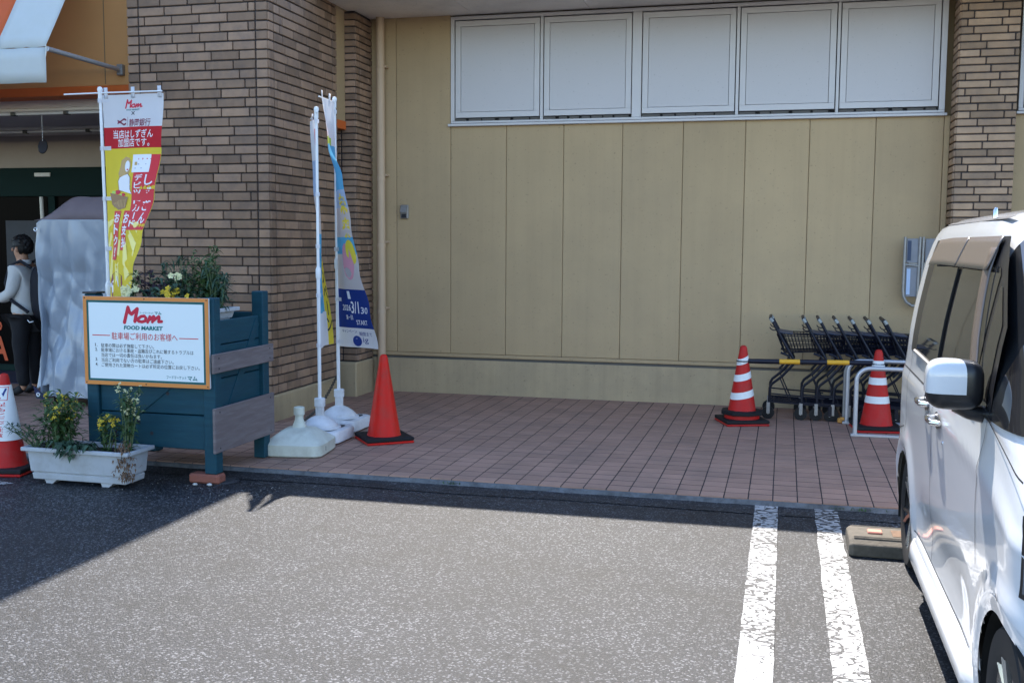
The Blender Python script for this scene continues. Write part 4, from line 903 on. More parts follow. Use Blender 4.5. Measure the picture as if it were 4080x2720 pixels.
# things growing in the wooden planter
trough('pot_planter', 'white plastic planter pot inside the teal wooden planter', -4.33, -3.755, 6.50, 6.76, 1.02, .155, M['trough'], .02, False)
random.seed(23); GRP = 'plants growing in the wooden planter'
plant('leafy stalk rising in front of the yellow banner', (-4.47, 6.60, 1.06), 3, .36, .03, .022, .06, 16, 'leafg', 'fw', 2, .013, (.0, 0), 'leafy_plant', GRP)
plant('fan leaved blue green plant above the middle of the sign', (-4.20, 6.72, 1.08), 18, .44, .15, .018, .10, 26, 'leafb', None, 0, .01, (0, 0), 'leafy_plant', GRP, 90)
plant('dark purple ornamental plant between green ones above the sign', (-4.32, 6.62, 1.08), 9, .40, .11, .036, .065, 16, 'leafp', None, 0, .01, (0, 0), 'purple_plant', GRP, 50)
plant('tall fine leaved dark green plant, highest in the planter', (-4.02, 6.80, 1.08), 13, .52, .10, .018, .06, 34, 'leafg', None, 0, .01, (0, 0), 'leafy_plant', GRP, 90)
plant('green broad leaved plant right of the tallest plant', (-3.93, 6.66, 1.10), 12, .40, .12, .036, .075, 20, 'leafg', None, 0, .01, (0, 0), 'leafy_plant', GRP, 60)
plant('dark plant with arching tips at the right end of the pot', (-3.82, 6.64, 1.11), 10, .36, .11, .016, .08, 18, 'leafb', None, 0, .01, (.02, 0), 'leafy_plant', GRP, 40, .7)
plant('low dark green filler plant behind the top of the sign', (-4.10, 6.58, 1.06), 20, .26, .20, .034, .07, 18, 'leafb', None, 0, .01, (0, 0), 'leafy_plant', GRP, 90)
for i, (x, z, m, w) in enumerate(((-4.43, 1.275, 'fw', 'cream pansies left of the yellow ones at the sign top'), (-4.10, 1.28, 'fy', 'yellow pansies peeking over the middle of the sign'), (-4.05, 1.40, 'fw', 'pale yellow bloom between the green plants above the sign'))):
    f = MB()
    for j in range(14 if i < 2 else 5): petal(f, Vector((x + random.gauss(0, .05 if i < 2 else .015), 6.47 + random.gauss(0, .02), z + random.gauss(0, .014))), Vector((random.gauss(0, .3), -1, .4)), .022, 5)
    T = thing('pansy', w, 'flower', (x, 6.5, 1.05), 'pansies above the sign'); ob('blooms', f, M[m], T, kind='stuff')
    ob('stem', MB().tube([(x, 6.5, 1.03), (x, 6.48, z)], .004, 5), M['stem'], T)

# ------------------------------------------------------------------ traffic cones
def cone(loc, label, red, bands, slant=0.0, weights=1, rz=0.0, sleeve=False):
    T = thing('traffic_cone', label, 'traffic cone', loc, 'traffic cones'); x, y, z = loc
    R0 = lambda h: .132 - (.132 - .034) * (h - .06) / .60
    def rb(mb):
        mt = Matrix.Translation(loc) @ Matrix.Rotation(rz, 4, 'Z') @ Matrix.Translation([-q for q in loc]); mb.v = [tuple(mt @ Vector(v)) for v in mb.v]; return mb
    ob('base_plate', rb(MB().box(x - .195, x + .195, y - .195, y + .195, z, z + .018, .008)), red, T)
    body = MB().lathe([(.165, .016), (.165, .035), (.155, .045), (.138, .05), (.132, .06), (R0(.3), .3), (R0(.5), .5), (R0(.63), .63), (R0(.66) - .001, .67), (.026, .692), (.012, .70), (0, .70)], 40, loc)
    ob('cone_body', body, red, T)
    if weights:
        w = MB(); e = .185
        w.lathe([(.15, .020), (.265, .020), (.272, .026), (.272, .044), (.262, .05), (.15, .05)], 4, loc, smooth=False); ob('weight_ring', rb(w), M['rubber'], T)
    if weights > 1:
        w = MB(); w.lathe([(.14, .085), (.185, .085), (.192, .09), (.192, .115), (.182, .122), (.135, .122)], 8, loc, smooth=False); ob('weight_ring', w, M['rubber'], T)
        ob('cone_collar', MB().lathe([(.155, .05), (.155, .084)], 32, loc), red, T)
    for h0, h1 in bands:
        def zf(a, r, zz): return slant * math.cos(a - .9)
        prof = []
        for i in range(5): h = h0 + (h1 - h0) * i / 4; prof.append((R0(h) + .0028 + abs(slant) * .17, h))
        if slant:
            bm_ = MB(); n = 40; vs = []
            for i in range(5):
                for j in range(n):
                    a = 6.28318 * j / n; h = h0 + (h1 - h0) * i / 4 + slant * math.cos(a - .6); r = R0(h) + .0025; vs.append((x + r * math.cos(a), y + r * math.sin(a), z + h))
            bm_.add(vs, [(i * n + j, i * n + (j + 1) % n, (i + 1) * n + (j + 1) % n, (i + 1) * n + j) for i in range(4) for j in range(n)], 0, True); ob('reflective_band', bm_, M['band'], T)
        else: ob('reflective_band', MB().lathe(prof, 40, loc), M['band'], T)
    if sleeve:
        sl_ = MB().lathe([(R0(.235) + .006, .235), (R0(.62) + .006, .62), (R0(.62) + .002, .62)], 40, loc); ob('sleeve', sl_, M['band'], T)
        f = lambda u, h, off: (x + (R0(h) + .0065 + off) * math.sin(u / R0(h)) * 1.0, y - (R0(h) + .0065 + off) * math.cos(u / R0(h)), z + h)
        ptext(T, 'sleeve_lettering', 'crimson', lambda m: (vtext_fit(m, '足もとにご注意', -.026 + .022, .026 + .022, .258, .505, f, .02, .001)))
        ptext(T, 'sleeve_frame', 'crimson', lambda m: (rect(m, -.03, .055, .605, .609, f, .001, 6), rect(m, -.03, .055, .515, .519, f, .001, 6), rect(m, -.03, -.026, .515, .609, f, .001), rect(m, .051, .055, .515, .609, f, .001), outl(m, [(-.015, .527), (.015, .527), (.015, .535), (-.012, .54)], f, .001)))
        ptext(T, 'sleeve_picture', 'navy', lambda m: outl(m, [(.0, .55), (.03, .545), (.045, .595), (.035, .60), (.022, .565), (-.005, .57)], f, .001))
    return T
cone((-3.10, 7.93, PZ), 'plain red traffic cone standing alone beside the flag bases', M['red'], [], 0, 1, R_(38))
cone((-.335, 9.62, PZ), 'red cone with slanting white bands at the left end of the bar', M['redd'], [(.545, .60), (.40, .46), (.24, .30)], .022, 2, R_(20))
cone((.81, 9.60, PZ), 'red cone with level white bands behind the silver rail', M['redd'], [(.545, .605), (.40, .46), (.24, .30)], 0, 1, R_(8))
cone((-5.31, 6.28, 0), 'red cone in a white lettered sleeve at the left edge', M['redd'], [], 0, 1, R_(12), True)
CB = thing('cone_bar', 'black and yellow bar linking the two white banded cones', 'bar', (.24, 9.6, .6))
by = 9.61
def seg(x0, x1, m, r=.0215): ob('bar_section', MB().tube([(x0, by, .602 + .016 * (x0 + .3)), (x1, by, .602 + .016 * (x1 + .3))], r, 14), M[m], CB)
for x0, x1, m in ((-.29, -.02, 'bark'), (-.02, .155, 'yellow'), (.155, .385, 'bark'), (.385, .57, 'yellow'), (.57, .765, 'bark')): seg(x0, x1, m)
for cx in (-.335, .81): ob('bar_ring', MB().tube([(cx + .058 * math.cos(t), by + .058 * math.sin(t), .602 + (.0 if cx < 0 else .012)) for t in [i * .3927 for i in range(16)]], .005, 6, closed=True), M['bark'], CB)

# ------------------------------------------------------------------ shopping carts
def arc(c, r, a0, a1, n=6): return [(c[0] + r * math.cos(a0 + (a1 - a0) * i / n), c[1] + r * math.sin(a0 + (a1 - a0) * i / n)) for i in range(n + 1)]
def make_cart(x0, y0, label):
    T = thing('shopping_cart', label, 'shopping cart', (x0, y0 + .2, PZ), 'shopping carts nested in a row'); W_ = .40
    for s in (0, 1):
        y = y0 + s * W_; f = lambda pts: [(x0 + a, y, b) for a, b in pts]
        ob('side_tube', MB().tube(f([(0, .965), (.025, .93), (.12, .76), (.205, .615), (.222, .575), (.21, .545), (.12, .44), (.03, .365), (.012, .33), (.008, .14)]), .0125, 8), M['cart'], T)
        ob('basket_arm', MB().tube([(x0 + .10, y, .655), (x0 + .165, y - .0, .63), (x0 + .185, y, .595), (x0 + .165, y, .55), (x0 + .09, y, .46)], .011, 8), M['cart'], T)
        ob('lower_stay', MB().tube(f([(.10, .42), (.14, .33), (.20, .20)]), .006, 6), M['cart'], T)
        ob('rack_rail', MB().tube(f([(.015, .275), (.50, .245)]), .007, 6), M['cart'], T)
        ob('rack_rail', MB().tube(f([(.015, .20), (.54, .175), (.55, .10)]), .008, 6), M['cart'], T)
        for wx, r in ((.0, .058), (.545, .05)):
            wz = PZ + r; w = ob('wheel', MB().tube([(x0 + wx, y - .014, wz), (x0 + wx, y + .014, wz)], r, 20), M['wheel'], T)
            ob('axle_cap', MB().tube([(x0 + wx, y - .0165, wz), (x0 + wx, y + .0165, wz)], .01, 8), M['steel'], w)
            ob('caster_fork', MB().box(x0 + wx - .014, x0 + wx + .018, y - .024, y - .018, wz - .005, wz + r + .04, .002).box(x0 + wx - .014, x0 + wx + .018, y + .018, y + .024, wz - .005, wz + r + .04, .002), M['cart'] if wx > .1 else M['galvd'], w)
        ob('handle_cap', MB().tube([(x0 - .002, y, .968), (x0 + .022, y, .935)], .0155, 10), M['capg'], T)
        ob('bag_hook', MB().tube([(x0 + .058, y, .86), (x0 + .03, y, .858), (x0 + .008, y, .868), (x0 - .004, y, .885)], .005, 6), M['cart'], T)
    ob('handle', MB().tube([(x0, y0 - .01, .965), (x0, y0 + W_ + .01, .965)], .0145, 10), M['cart'], T)
    # wire basket
    def bp_(u, v, s): # u along, v down
        xa = .062 + .07 * v; xb = .66 - .02 * v; zt = .822 + .0 * u; zb = .650 + .03 * u; e = .012 + .03 * v + .05 * u * s
        return (x0 + xa + (xb - xa) * u, zt + (zb - zt) * v)
    bk = MB()
    for s in (0, 1):
        def q(u, v): a = bp_(u, v, 1); yy = y0 + (.012 + .03 * v + .05 * u if s == 0 else W_ - .012 - .03 * v - .05 * u); return (a[0], yy, a[1])
        for v in (0, .28, .55, .8, 1): bk.tube([q(0, v), q(1, v)], .0048 if v in (0, 1) else .003, 4)
        for i in range(21): bk.tube([q(i / 20, 0), q(i / 20, 1)], .0026 if i % 20 else .004, 4)
        bk.tube([q(0, .1), q(1, .13)], .0042, 4)
    for u in (0, 1):
        for i in range(13):
            t = i / 12
            def e(v): a = bp_(u, v, 1); ya = y0 + .012 + .03 * v + .05 * u; yb = y0 + W_ - .012 - .03 * v - .05 * u; return (a[0], ya + (yb - ya) * t, a[1])
            bk.tube([e(0), e(1)], .0019, 4)
        for v in (0, .5, 1):
            a = bp_(u, v, 1); bk.tube([(a[0], y0 + .012 + .03 * v + .05 * u, a[1]), (a[0], y0 + W_ - .012 - .03 * v - .05 * u, a[1])], .003, 4)
    for i in range(15):
        u = i / 14; a = bp_(u, 1, 1); bk.tube([(a[0], y0 + .042 + .05 * u, a[1]), (a[0], y0 + W_ - .042 - .05 * u, a[1])], .002, 4)
    ob('wire_basket', bk, M['cart'], T)
    ob('basket_floor', MB().add([(x0 + .135, y0 + .045, .652), (x0 + .63, y0 + .09, .676), (x0 + .63, y0 + W_ - .09, .676), (x0 + .135, y0 + W_ - .045, .652)], [(0, 1, 2, 3)]), M['cart'], T, solid=.004)
    ob('seat_flap', MB().add([(x0 + .075, y0 + .02, .842), (x0 + .205, y0 + .03, .824), (x0 + .205, y0 + W_ - .03, .824), (x0 + .075, y0 + W_ - .02, .842)], [(0, 1, 2, 3)]), M['cartflap'], T, solid=.006)
    rk = MB()
    for i in range(9): yy = y0 + .02 + (W_ - .04) * i / 8; rk.tube([(x0 + .02, yy, .20), (x0 + .54, yy, .175)], .003, 4)
    for i in range(4): xx_ = x0 + .05 + .15 * i; rk.tube([(xx_, y0, .198 - .007 * i), (xx_, y0 + W_, .198 - .007 * i)], .004, 4)
    ob('lower_rack', rk, M['cart'], T)
    return T
cart0 = make_cart(-.112, 9.93, 'leftmost cart, standing a gap apart from the nested row')
cx = [.178, .312, .456, .595, .734, .875]
for i, x in enumerate(cx):
    w = ('second', 'third', 'fourth', 'fifth', 'sixth', 'seventh')[i]
    copy_tree(cart0, Matrix.Translation((x + .112, random.uniform(-.008, .008), 0)), w + ' navy shopping cart from the left in the nested row')

# ------------------------------------------------------------------ rails of the cart bay
def rail(label, y, x0, x1, zt, r=.0185, rad=.11, foot=True, m='galv'):
    T = thing('cart_bay_rail', label, 'rail', (x0, y, PZ), 'silver rails of the cart bay')
    pts = [(x0, y, PZ + .01)] + [(x0 + rad - rad * math.cos(t), y, zt - rad + rad * math.sin(t)) for t in [i * math.pi / 16 for i in range(9)]] + [(x1 - rad + rad * math.sin(t), y, zt - rad + rad * math.cos(t)) for t in [i * math.pi / 16 for i in range(9)]] + [(x1, y, PZ + .01)]
    ob('rail_tube', MB().tube(pts, r, 14), M[m], T)
    if foot: ob('foot_bar', MB().box(x0 - .035, x1 + .03, y - .025, y + .018, PZ + .001, PZ + .022, .003), M['galv'], T)
    return T
rail('nearest silver tube rail in front of the banded cone', 9.22, .61, 2.2, .614)
rail('silver tube rail just behind the banded cone', 9.84, .575, 2.2, .612)
rail('thin silver rail close behind the other back rail', 9.90, .555, 2.2, .60, .015, .11, True, 'galvd')
rail('dark post rail standing against the wall behind the carts', 10.48, .47, 2.2, .66, .02, .08, False, 'galvd')
ob_ = MB().box(.50, .545, 9.83, 9.87, PZ + .005, PZ + .05, .008).box(.52, .56, 9.82, 9.85, PZ + .03, PZ + .06, .006)
tag(ob('brass_clamp', ob_, M['gold']), 'small rusty clamp at the foot of the back rail', 'clamp')
# notice boards in tube frame near the wall
NB = thing('tube_notice_board', 'tube framed notice boards on the wall left of the white van', 'notice board', (1.2, 10.5, 1.05))
def nb_pipe(pts, r=.014): ob('frame_tube', MB().tube(pts, r, 10), M['galvd'], NB)
nb_pipe([(1.083, 10.5, 1.715), (1.079, 10.5, 1.22), (1.085, 10.5, 1.16), (1.11, 10.5, 1.11), (1.16, 10.5, 1.075), (1.5, 10.5, 1.06)]); nb_pipe([(1.215, 10.5, 1.715), (1.205, 10.5, 1.07)]); nb_pipe([(1.243, 10.49, 1.715), (1.235, 10.49, 1.07)], .012)
nb_pipe([(1.085, 10.5, 1.46), (1.21, 10.5, 1.445)], .011)
for z0, z1 in ((1.475, 1.70), (1.16, 1.44)):
    b = ob('panel', MB().box(1.098, 1.20, 10.505, 10.512, z0, z1, .002), M['nbp'], NB)
    ob('panel_print', MB().box(1.106, 1.138, 10.5025, 10.5045, z0 + .02, z1 - .02), INK['pale'] if z0 < 1.4 else M['cartflap'], b)
ob('panel', MB().box(1.26, 1.5, 10.505, 10.512, 1.475, 1.70, .002), M['nbp'], NB)
ob('wall_bracket', MB().box(1.12, 1.48, 10.515, D, 1.42, 1.48), M['galvd'], NB)

# ------------------------------------------------------------------ wheel stop, cover, pebbles
WS = thing('wheel_stop', 'weathered wheel stop block with orange reflector beside the van', 'wheel stop', (.7, 5.95, 0))
pf = [(0, 0), (0, .065), (.03, .086), (.05, .09), (.16, .09), (.19, .082), (.21, .05), (.215, 0)]
b = MB(); pr = []
for (xo, sc) in ((.372, .88), (.395, 1.0), (.96, 1.0), (.985, .88)): pr.append([(xo, 5.735 + .2 * (1 - sc) * .5 + q * sc * 1.78, z * sc) for q, z in pf])
n = len(pf); vs = [v for r in pr for v in r]; fs = [tuple(range(n)), tuple(range(3 * n, 4 * n))[::-1]] + [(i * n + j, (i + 1) * n + j, (i + 1) * n + (j + 1) % n, i * n + (j + 1) % n) for i in range(3) for j in range(n)]
o = ob('stop_block', b.add(vs, fs), M['stop'], WS); md = o.modifiers.new('b', 'BEVEL'); md.width = .008; md.segments = 2
for y in (5.79, 5.815, 6.04): ob('rib', MB().tube([(.40, y, .086), (.955, y, .086)], .007, 6), M['stop'], WS)
ob('reflector', MB().box(  .475, .55, 5.88, 5.945, .089, .102, .004), M['refl'], WS)
ob('recess', MB().box(.60, .80, 5.85, 5.98, .0902, .092), M['dry'], WS)
cv = MB().lathe([(0, .006), (.085, .006), (.088, .002), (.105, .0025), (.108, .0)], 32, (-3.69, 6.42, 0)); tag(ob('access_cover', cv, M['cover']), 'small round iron cover in the asphalt right of the planter post', 'cover')
def peb(x, y, s, label):
    b = MB(); b.lathe([(0, -.3), (.7, -.25), (1, .1), (.75, .5), (.3, .7), (0, .72)], 9); b.v = [(x + v[0] * s * (1 + .2 * mnoise.noise(Vector(v))), y + v[1] * s * .8, .3 * s + v[2] * s * .8) for v in b.v]; tag(ob('pebble', b, M['pebble']), label, 'pebble')
peb(-3.80, 6.25, .019, 'rounder pale pebble lying before the red brick block'); peb(-3.70, 6.262, .021, 'flatter pale pebble at the right before the red brick block')
gr = MB(); random.seed(5)
for i in range(150):
    x = random.uniform(-4.9, -3.2) if i < 110 else random.uniform(-3.2, .2); y = random.uniform(5.85, 6.35) if i < 110 else random.uniform(6.4, 6.7); s = random.uniform(.0012, .0032)
    gr.add([(x - s, y - s, .002), (x + s, y - s * .6, .002), (x + s * .7, y + s, .002), (x - s, y + s, .002), (x, y, .002 + s)], [(0, 1, 4), (1, 2, 4), (2, 3, 4), (3, 0, 4)])
o = ob('grit', gr, M['pebble']); o['kind'] = 'stuff'; o['label'] = 'scattered pale grit on the shaded asphalt'; o['category'] = 'grit'

# ------------------------------------------------------------------ white van
VAN = thing('parked_van', 'white boxy mini van backed up to the wheel stop at the right edge', 'van', (1.36, 4.4, 0))
XC = 1.36; YR, YF = 6.09, 2.70; AXR, AXF, AZ_ = 5.62, 3.15, .285; TOPZ = 1.803
SZ = [(.10, .70), (.17, .655), (.24, .638), (.34, .628), (.5, .622), (.7, .619), (.85, .618), (.955, .622), (1.02, .634), (1.085, .640), (1.2, .650), (1.32, .667), (1.46, .694), (1.552, .713), (1.645, .742), (1.70, .765), (1.736, .79), (1.765, .855), (1.787, .965), (1.799, 1.16), (1.803, 1.36)]
def ip(t, P):
    if t <= P[0][0]: return P[0][1]
    for (a, b), (c_, d_) in zip(P[:-1], P[1:]):
        if t <= c_: return b + (d_ - b) * (t - a) / (c_ - a)
    return P[-1][1]
def sm(a, b, x): t = min(1, max(0, (x - a) / (b - a))); return t * t * (3 - 2 * t)
ZT = [(2.70, .78), (2.74, .90), (2.82, .965), (2.95, 1.01), (3.12, 1.06), (3.30, 1.20), (3.55, 1.42), (3.80, 1.62), (3.95, 1.715), (4.10, 1.765), (4.35, 1.795), (4.8, 1.803), (5.7, 1.80), (5.95, 1.785), (6.05, 1.74), (6.09, 1.60)]
def side(y, z, zt=None):
    x = ip(z, SZ)
    for ay in (AXR, AXF):
        r = math.hypot(y - ay, z - AZ_)
        if z < .75: x -= .016 * math.exp(-((r - .37) / .05) ** 2)
    if z < 1.0: x += .016 * math.exp(-((z - .40) / .11) ** 2) * sm(3.6, 3.95, y) * (1 - sm(4.95, 5.3, y))
    x -= .005 * math.exp(-((z - (.93 + .02 * (y - 4))) / .025) ** 2)
    if y > 5.90: t = min(1, (y - 5.90) / .195); x += .17 * (1 - math.sqrt(max(0, 1 - t * t)))
    if y < 3.15: t = (3.15 - y) / .45; x += .34 * t ** 2.4
    return min(x, XC)
def surf(y, t):
    """half section: t 0 sill .. 1 roof centre line"""
    zt = ip(y, ZT); z0 = .20
    f = 1 - (1 - t) ** 1.7 if t < 1 else 1.0
    z = z0 + (zt - z0) * f; g = (z - z0) / (zt - z0)
    ze = z + (TOPZ - zt) * g ** 7
    x = side(y, ze) if zt > 1.79 else side(y, min(ze, TOPZ))
    if t >= 1: x = XC
    return x, z
ys = [YF + (YR - YF) * i / 90 for i in range(91)]
NT = 64
def tpar(i): return i / NT
body = MB(); vs = []
for y in ys:
    row = [surf(y, tpar(i)) for i in range(NT + 1)]
    for (x, z) in row: vs.append((x, y, z))
    for (x, z) in row[-2::-1]: vs.append((2 * XC - x, y, z))
n2 = 2 * NT + 1; fs = []
for j in range(len(ys) - 1):
    for i in range(n2 - 1):
        q = (j * n2 + i, (j + 1) * n2 + i, (j + 1) * n2 + i + 1, j * n2 + i + 1)
        c_ = [sum(vs[k][a] for k in q) / 4 for a in range(3)]
        if min(math.hypot(c_[1] - AXR, c_[2] - AZ_), math.hypot(c_[1] - AXF, c_[2] - AZ_)) < .325 and (c_[0] < XC - .3 or c_[0] > XC + .3): continue
        fs.append(q)
body.add(vs, fs, 0, True)
body.add(vs[:n2], [tuple(range(n2))]); body.add(vs[-n2:], [tuple(range(n2))[::-1]])
bo_ = ob('body_shell', body, M['paint'], VAN)
def patch(name, y0, y1, zlo, zhi, m, off=.004, ny=24, nz=14, parent=VAN, mirror=False):
    p = MB(); 
    def f(u, v):
        y = y0 + (y1 - y0) * u; a = zlo(y) if callable(zlo) else zlo; b = zhi(y) if callable(zhi) else zhi; z = a + (b - a) * v
        return (side(y, z) - off, y, z)
    p.grid(f, ny, nz, 0, True); return ob(name, p, M[m], parent)
# side glass, rear to front
belt = lambda y: 1.115 + .012 * (y - 4.6)
glt = lambda y: 1.655 - .02 * max(0, y - 5.2)
ob_glass = [(5.50, 4.78, 'rear_side_window'), (4.66, 3.86, 'front_side_window')]
patch('window_band', 3.56, 5.72, lambda y: belt(y) - .02, lambda y: min(glt(y) + .015, ip(y, ZT) - .045), 'ctrim', .003, 50, 14)
for a, b, nm in ob_glass: patch(nm, b, a, lambda y: belt(y) + .005, lambda y: min(glt(y) - .09, ip(y, ZT) - .12), 'cglass', .0055, 24, 12)
patch('quarter_window', 3.63, 3.80, lambda y: belt(y) + .01, lambda y: min(1.5, ip(y, ZT) - .10), 'cglass', .0055, 8, 8)
# smoked visors over the windows
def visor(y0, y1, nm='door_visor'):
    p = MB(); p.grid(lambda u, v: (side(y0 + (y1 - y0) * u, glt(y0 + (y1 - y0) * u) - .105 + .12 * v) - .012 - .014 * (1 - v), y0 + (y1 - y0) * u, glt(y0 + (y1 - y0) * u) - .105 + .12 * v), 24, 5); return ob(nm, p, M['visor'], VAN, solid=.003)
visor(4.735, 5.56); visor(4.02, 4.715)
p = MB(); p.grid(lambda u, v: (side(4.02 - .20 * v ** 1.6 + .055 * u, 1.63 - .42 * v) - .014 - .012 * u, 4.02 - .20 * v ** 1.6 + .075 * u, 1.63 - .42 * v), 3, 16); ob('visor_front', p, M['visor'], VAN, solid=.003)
# windscreen
p = MB()
def wsf(u, v):
    y = 3.26 + (3.93 - 3.26) * v; zt = ip(y, ZT); f0 = (1.085 - .2) / (zt - .2); t0 = 1 - (1 - f0) ** (1 / 1.7)
    w_ = u * 2 if u <= .5 else (1 - u) * 2
    t = t0 + (1 - t0) * w_; x, z = surf(y, t); x = x - .006 * (1 - w_) if u <= .5 else 2 * XC - x + .006 * (1 - w_)
    return (x, y - .006, z + .006)
p.grid(wsf, 60, 30); ob('windscreen', p, M['cglass'], VAN)
# panel gaps
def gap(pts, w=.0055):
    p = MB(); vs = []; fs = []
    for i, (y, z) in enumerate(pts):
        a = pts[max(0, i - 1)]; b = pts[min(len(pts) - 1, i + 1)]; d = Vector((b[0] - a[0], b[1] - a[1])).normalized(); nx = Vector((-d.y, d.x)) * w / 2
        for s in (1, -1): yy, zz = y + nx.x * s, z + nx.y * s; vs.append((side(yy, zz) - .0016, yy, zz))
        if i: fs.append((2 * i - 2, 2 * i - 1, 2 * i + 1, 2 * i))
    p.add(vs, fs); return ob('panel_gap', p, M['gap'], VAN)
def line(a, b, n=16): return [(a[0] + (b[0] - a[0]) * i / n, a[1] + (b[1] - a[1]) * i / n) for i in range(n + 1)]
gap(line((4.70, 1.10), (4.69, .30))); gap(line((3.60, 1.10), (3.62, .80)) + line((3.62, .80), (3.58, .62), 6)[1:] ); gap(line((5.66, 1.10), (5.62, .70)) ); gap(line((4.69, .30), (5.20, .30))); gap(line((3.70, .30), (4.69, .30))); gap(line((5.68, .72), (5.98, .66)))
gap(line((3.16, .66), (2.95, .52))); gap(line((3.58, 1.085), (3.05, 1.0)), .006); gap(line((4.78, 1.005), (5.95, 1.01)), .008)
# arch lips and wells
for ay in (AXR, AXF):
    p = MB(); p.grid(lambda u, v: (side(ay + (.312 + .05 * v) * math.cos(math.pi * (1.06 - 1.12 * u)), AZ_ + (.312 + .05 * v) * math.sin(math.pi * (1.06 - 1.12 * u))) - .004 * (1 - v) - .0015, ay + (.312 + .05 * v) * math.cos(math.pi * (1.06 - 1.12 * u)), AZ_ + (.312 + .05 * v) * math.sin(math.pi * (1.06 - 1.12 * u))), 40, 4); ob('arch_lip', p, M['paint'], VAN)
    p = MB(); p.grid(lambda u, v: (.63 + .26 * v, ay + .318 * math.cos(math.pi * (1.1 - 1.2 * u)), AZ_ + .318 * math.sin(math.pi * (1.1 - 1.2 * u))), 30, 2); ob('wheel_well', p, M['under'], VAN)
    ob('well_back', MB().box(.88, .90, ay - .33, ay + .33, .12, .62), M['under'], VAN)
    W = ob('wheel', MB().lathe([(.175, -.075), (.195, -.085), (.262, -.085), (.282, -.06), (.285, 0), (.282, .06), (.262, .08), (.195, .08)], 48), M['tyre'], VAN)
    RX = Matrix.Translation((.722, ay, AZ_)) @ Matrix.Rotation(R_(90), 4, 'Y'); W.data.transform(RX)
    rm = MB().lathe([(.20, -.07), (.196, -.078), (.186, -.072), (.178, -.03), (.172, .03)], 48); o = ob('rim', rm, M['rims'] if ay == AXF else M['rimd'], W); o.data.transform(RX)
    dk = MB().lathe([(0, -.012), (.178, -.012)], 32); o = ob('brake_disc', dk, M['under'], W); o.data.transform(RX)
    for k in range(5):
        sp = MB()
        for dd in (-.11, .11):
            a = k * 2 * math.pi / 5 + dd
            sp.tube([(.045 * math.cos(a - dd * .5), .045 * math.sin(a - dd * .5), -.052), (.12 * math.cos(a), .12 * math.sin(a), -.062), (.185 * math.cos(a + dd * .6), .185 * math.sin(a + dd * .6), -.066)], [.016, .014, .016], 6)
        o = ob('spoke', sp, M['rims'] if k % 2 == 0 and ay == AXR or ay == AXF else M['rimd'], W); o.data.transform(RX)
    hb = MB().lathe([(0, -.068), (.03, -.066), (.045, -.058), (.05, -.03)], 20); o = ob('hub_cap', hb, M['rimd'], W); o.data.transform(RX)
ob('underbody', MB().box(.72, 2.0, 2.9, 5.95, .17, .26), M['under'], VAN)
# side skirt
p = MB(); prof = [(.060, .165), (.000, .175), (-.012, .195), (-.008, .245), (.004, .262), (.012, .266), (.016, .285), (.03, .30)]
vs = []; fs = []; yy_ = [5.24 - (5.24 - 3.53) * i / 30 for i in range(31)]
for i, y in enumerate(yy_):
    e = .03 * (1 - sm(0, .1, min(5.24 - y, y - 3.53)))
    for dx, z in prof: vs.append((.622 + dx - .012 + e, y, z + e * .5))
    if i: fs += [((i - 1) * 8 + j, i * 8 + j, i * 8 + j + 1, (i - 1) * 8 + j + 1) for j in range(7)]
p.add(vs, fs, 0, True); p.add(vs[:8], [tuple(range(8))]); p.add(vs[-8:], [tuple(range(8))[::-1]]); ob('side_skirt', p, M['paint'], VAN)
# door handles
for y0, y1, z in ((4.60, 4.42, .935), (4.79, 4.97, .957)):
    rc = MB(); rc.lathe([(0, 0), (.035, .001), (.047, .004)], 20); 
    mt = Matrix.Translation((side((y0 + y1) / 2, z) - .0008, (y0 + y1) / 2, z)) @ Matrix.Rotation(R_(-90), 4, 'Y') @ Matrix.Diagonal((.75, 1.4, 1, 1)); 
    hd = ob('door_handle', MB().tube([(side(y0, z) - .006, y0, z), (side(y0, z) - .032, y0 + (y1 - y0) * .12, z), (side(y0, z) - .038, (y0 + y1) / 2, z + .003), (side(y1, z) - .032, y0 + (y1 - y0) * .88, z), (side(y1, z) - .006, y1, z)], [.010, .013, .014, .013, .010], 10), M['chrome'], VAN)
    o = ob('handle_recess', rc, M['ctrim'], hd); o.data.transform(mt)
ob('key_cylinder', MB().tube([(side(4.38, .86) - .003, 4.385, .865), (side(4.38, .86) + .01, 4.385, .865)], .007, 10), M['chrome'], VAN)
# belt moulding, window seals
for a_, b_ in ((3.86, 4.66), (4.78, 5.52)):
    pts = [(side(y, belt(y) - .006) - .010, y, belt(y) - .006) for y in [a_ + (b_ - a_) * i / 16 for i in range(17)]]
    ob('belt_moulding', MB().tube(pts, .008, 6), M['galvd'], VAN)
for yc in (4.72,):
    pts = [(side(yc, z) - .008, yc, z) for z in [1.12 + .42 * i / 10 for i in range(11)]]; ob('window_seal', MB().tube(pts, .007, 6), M['under'], VAN)
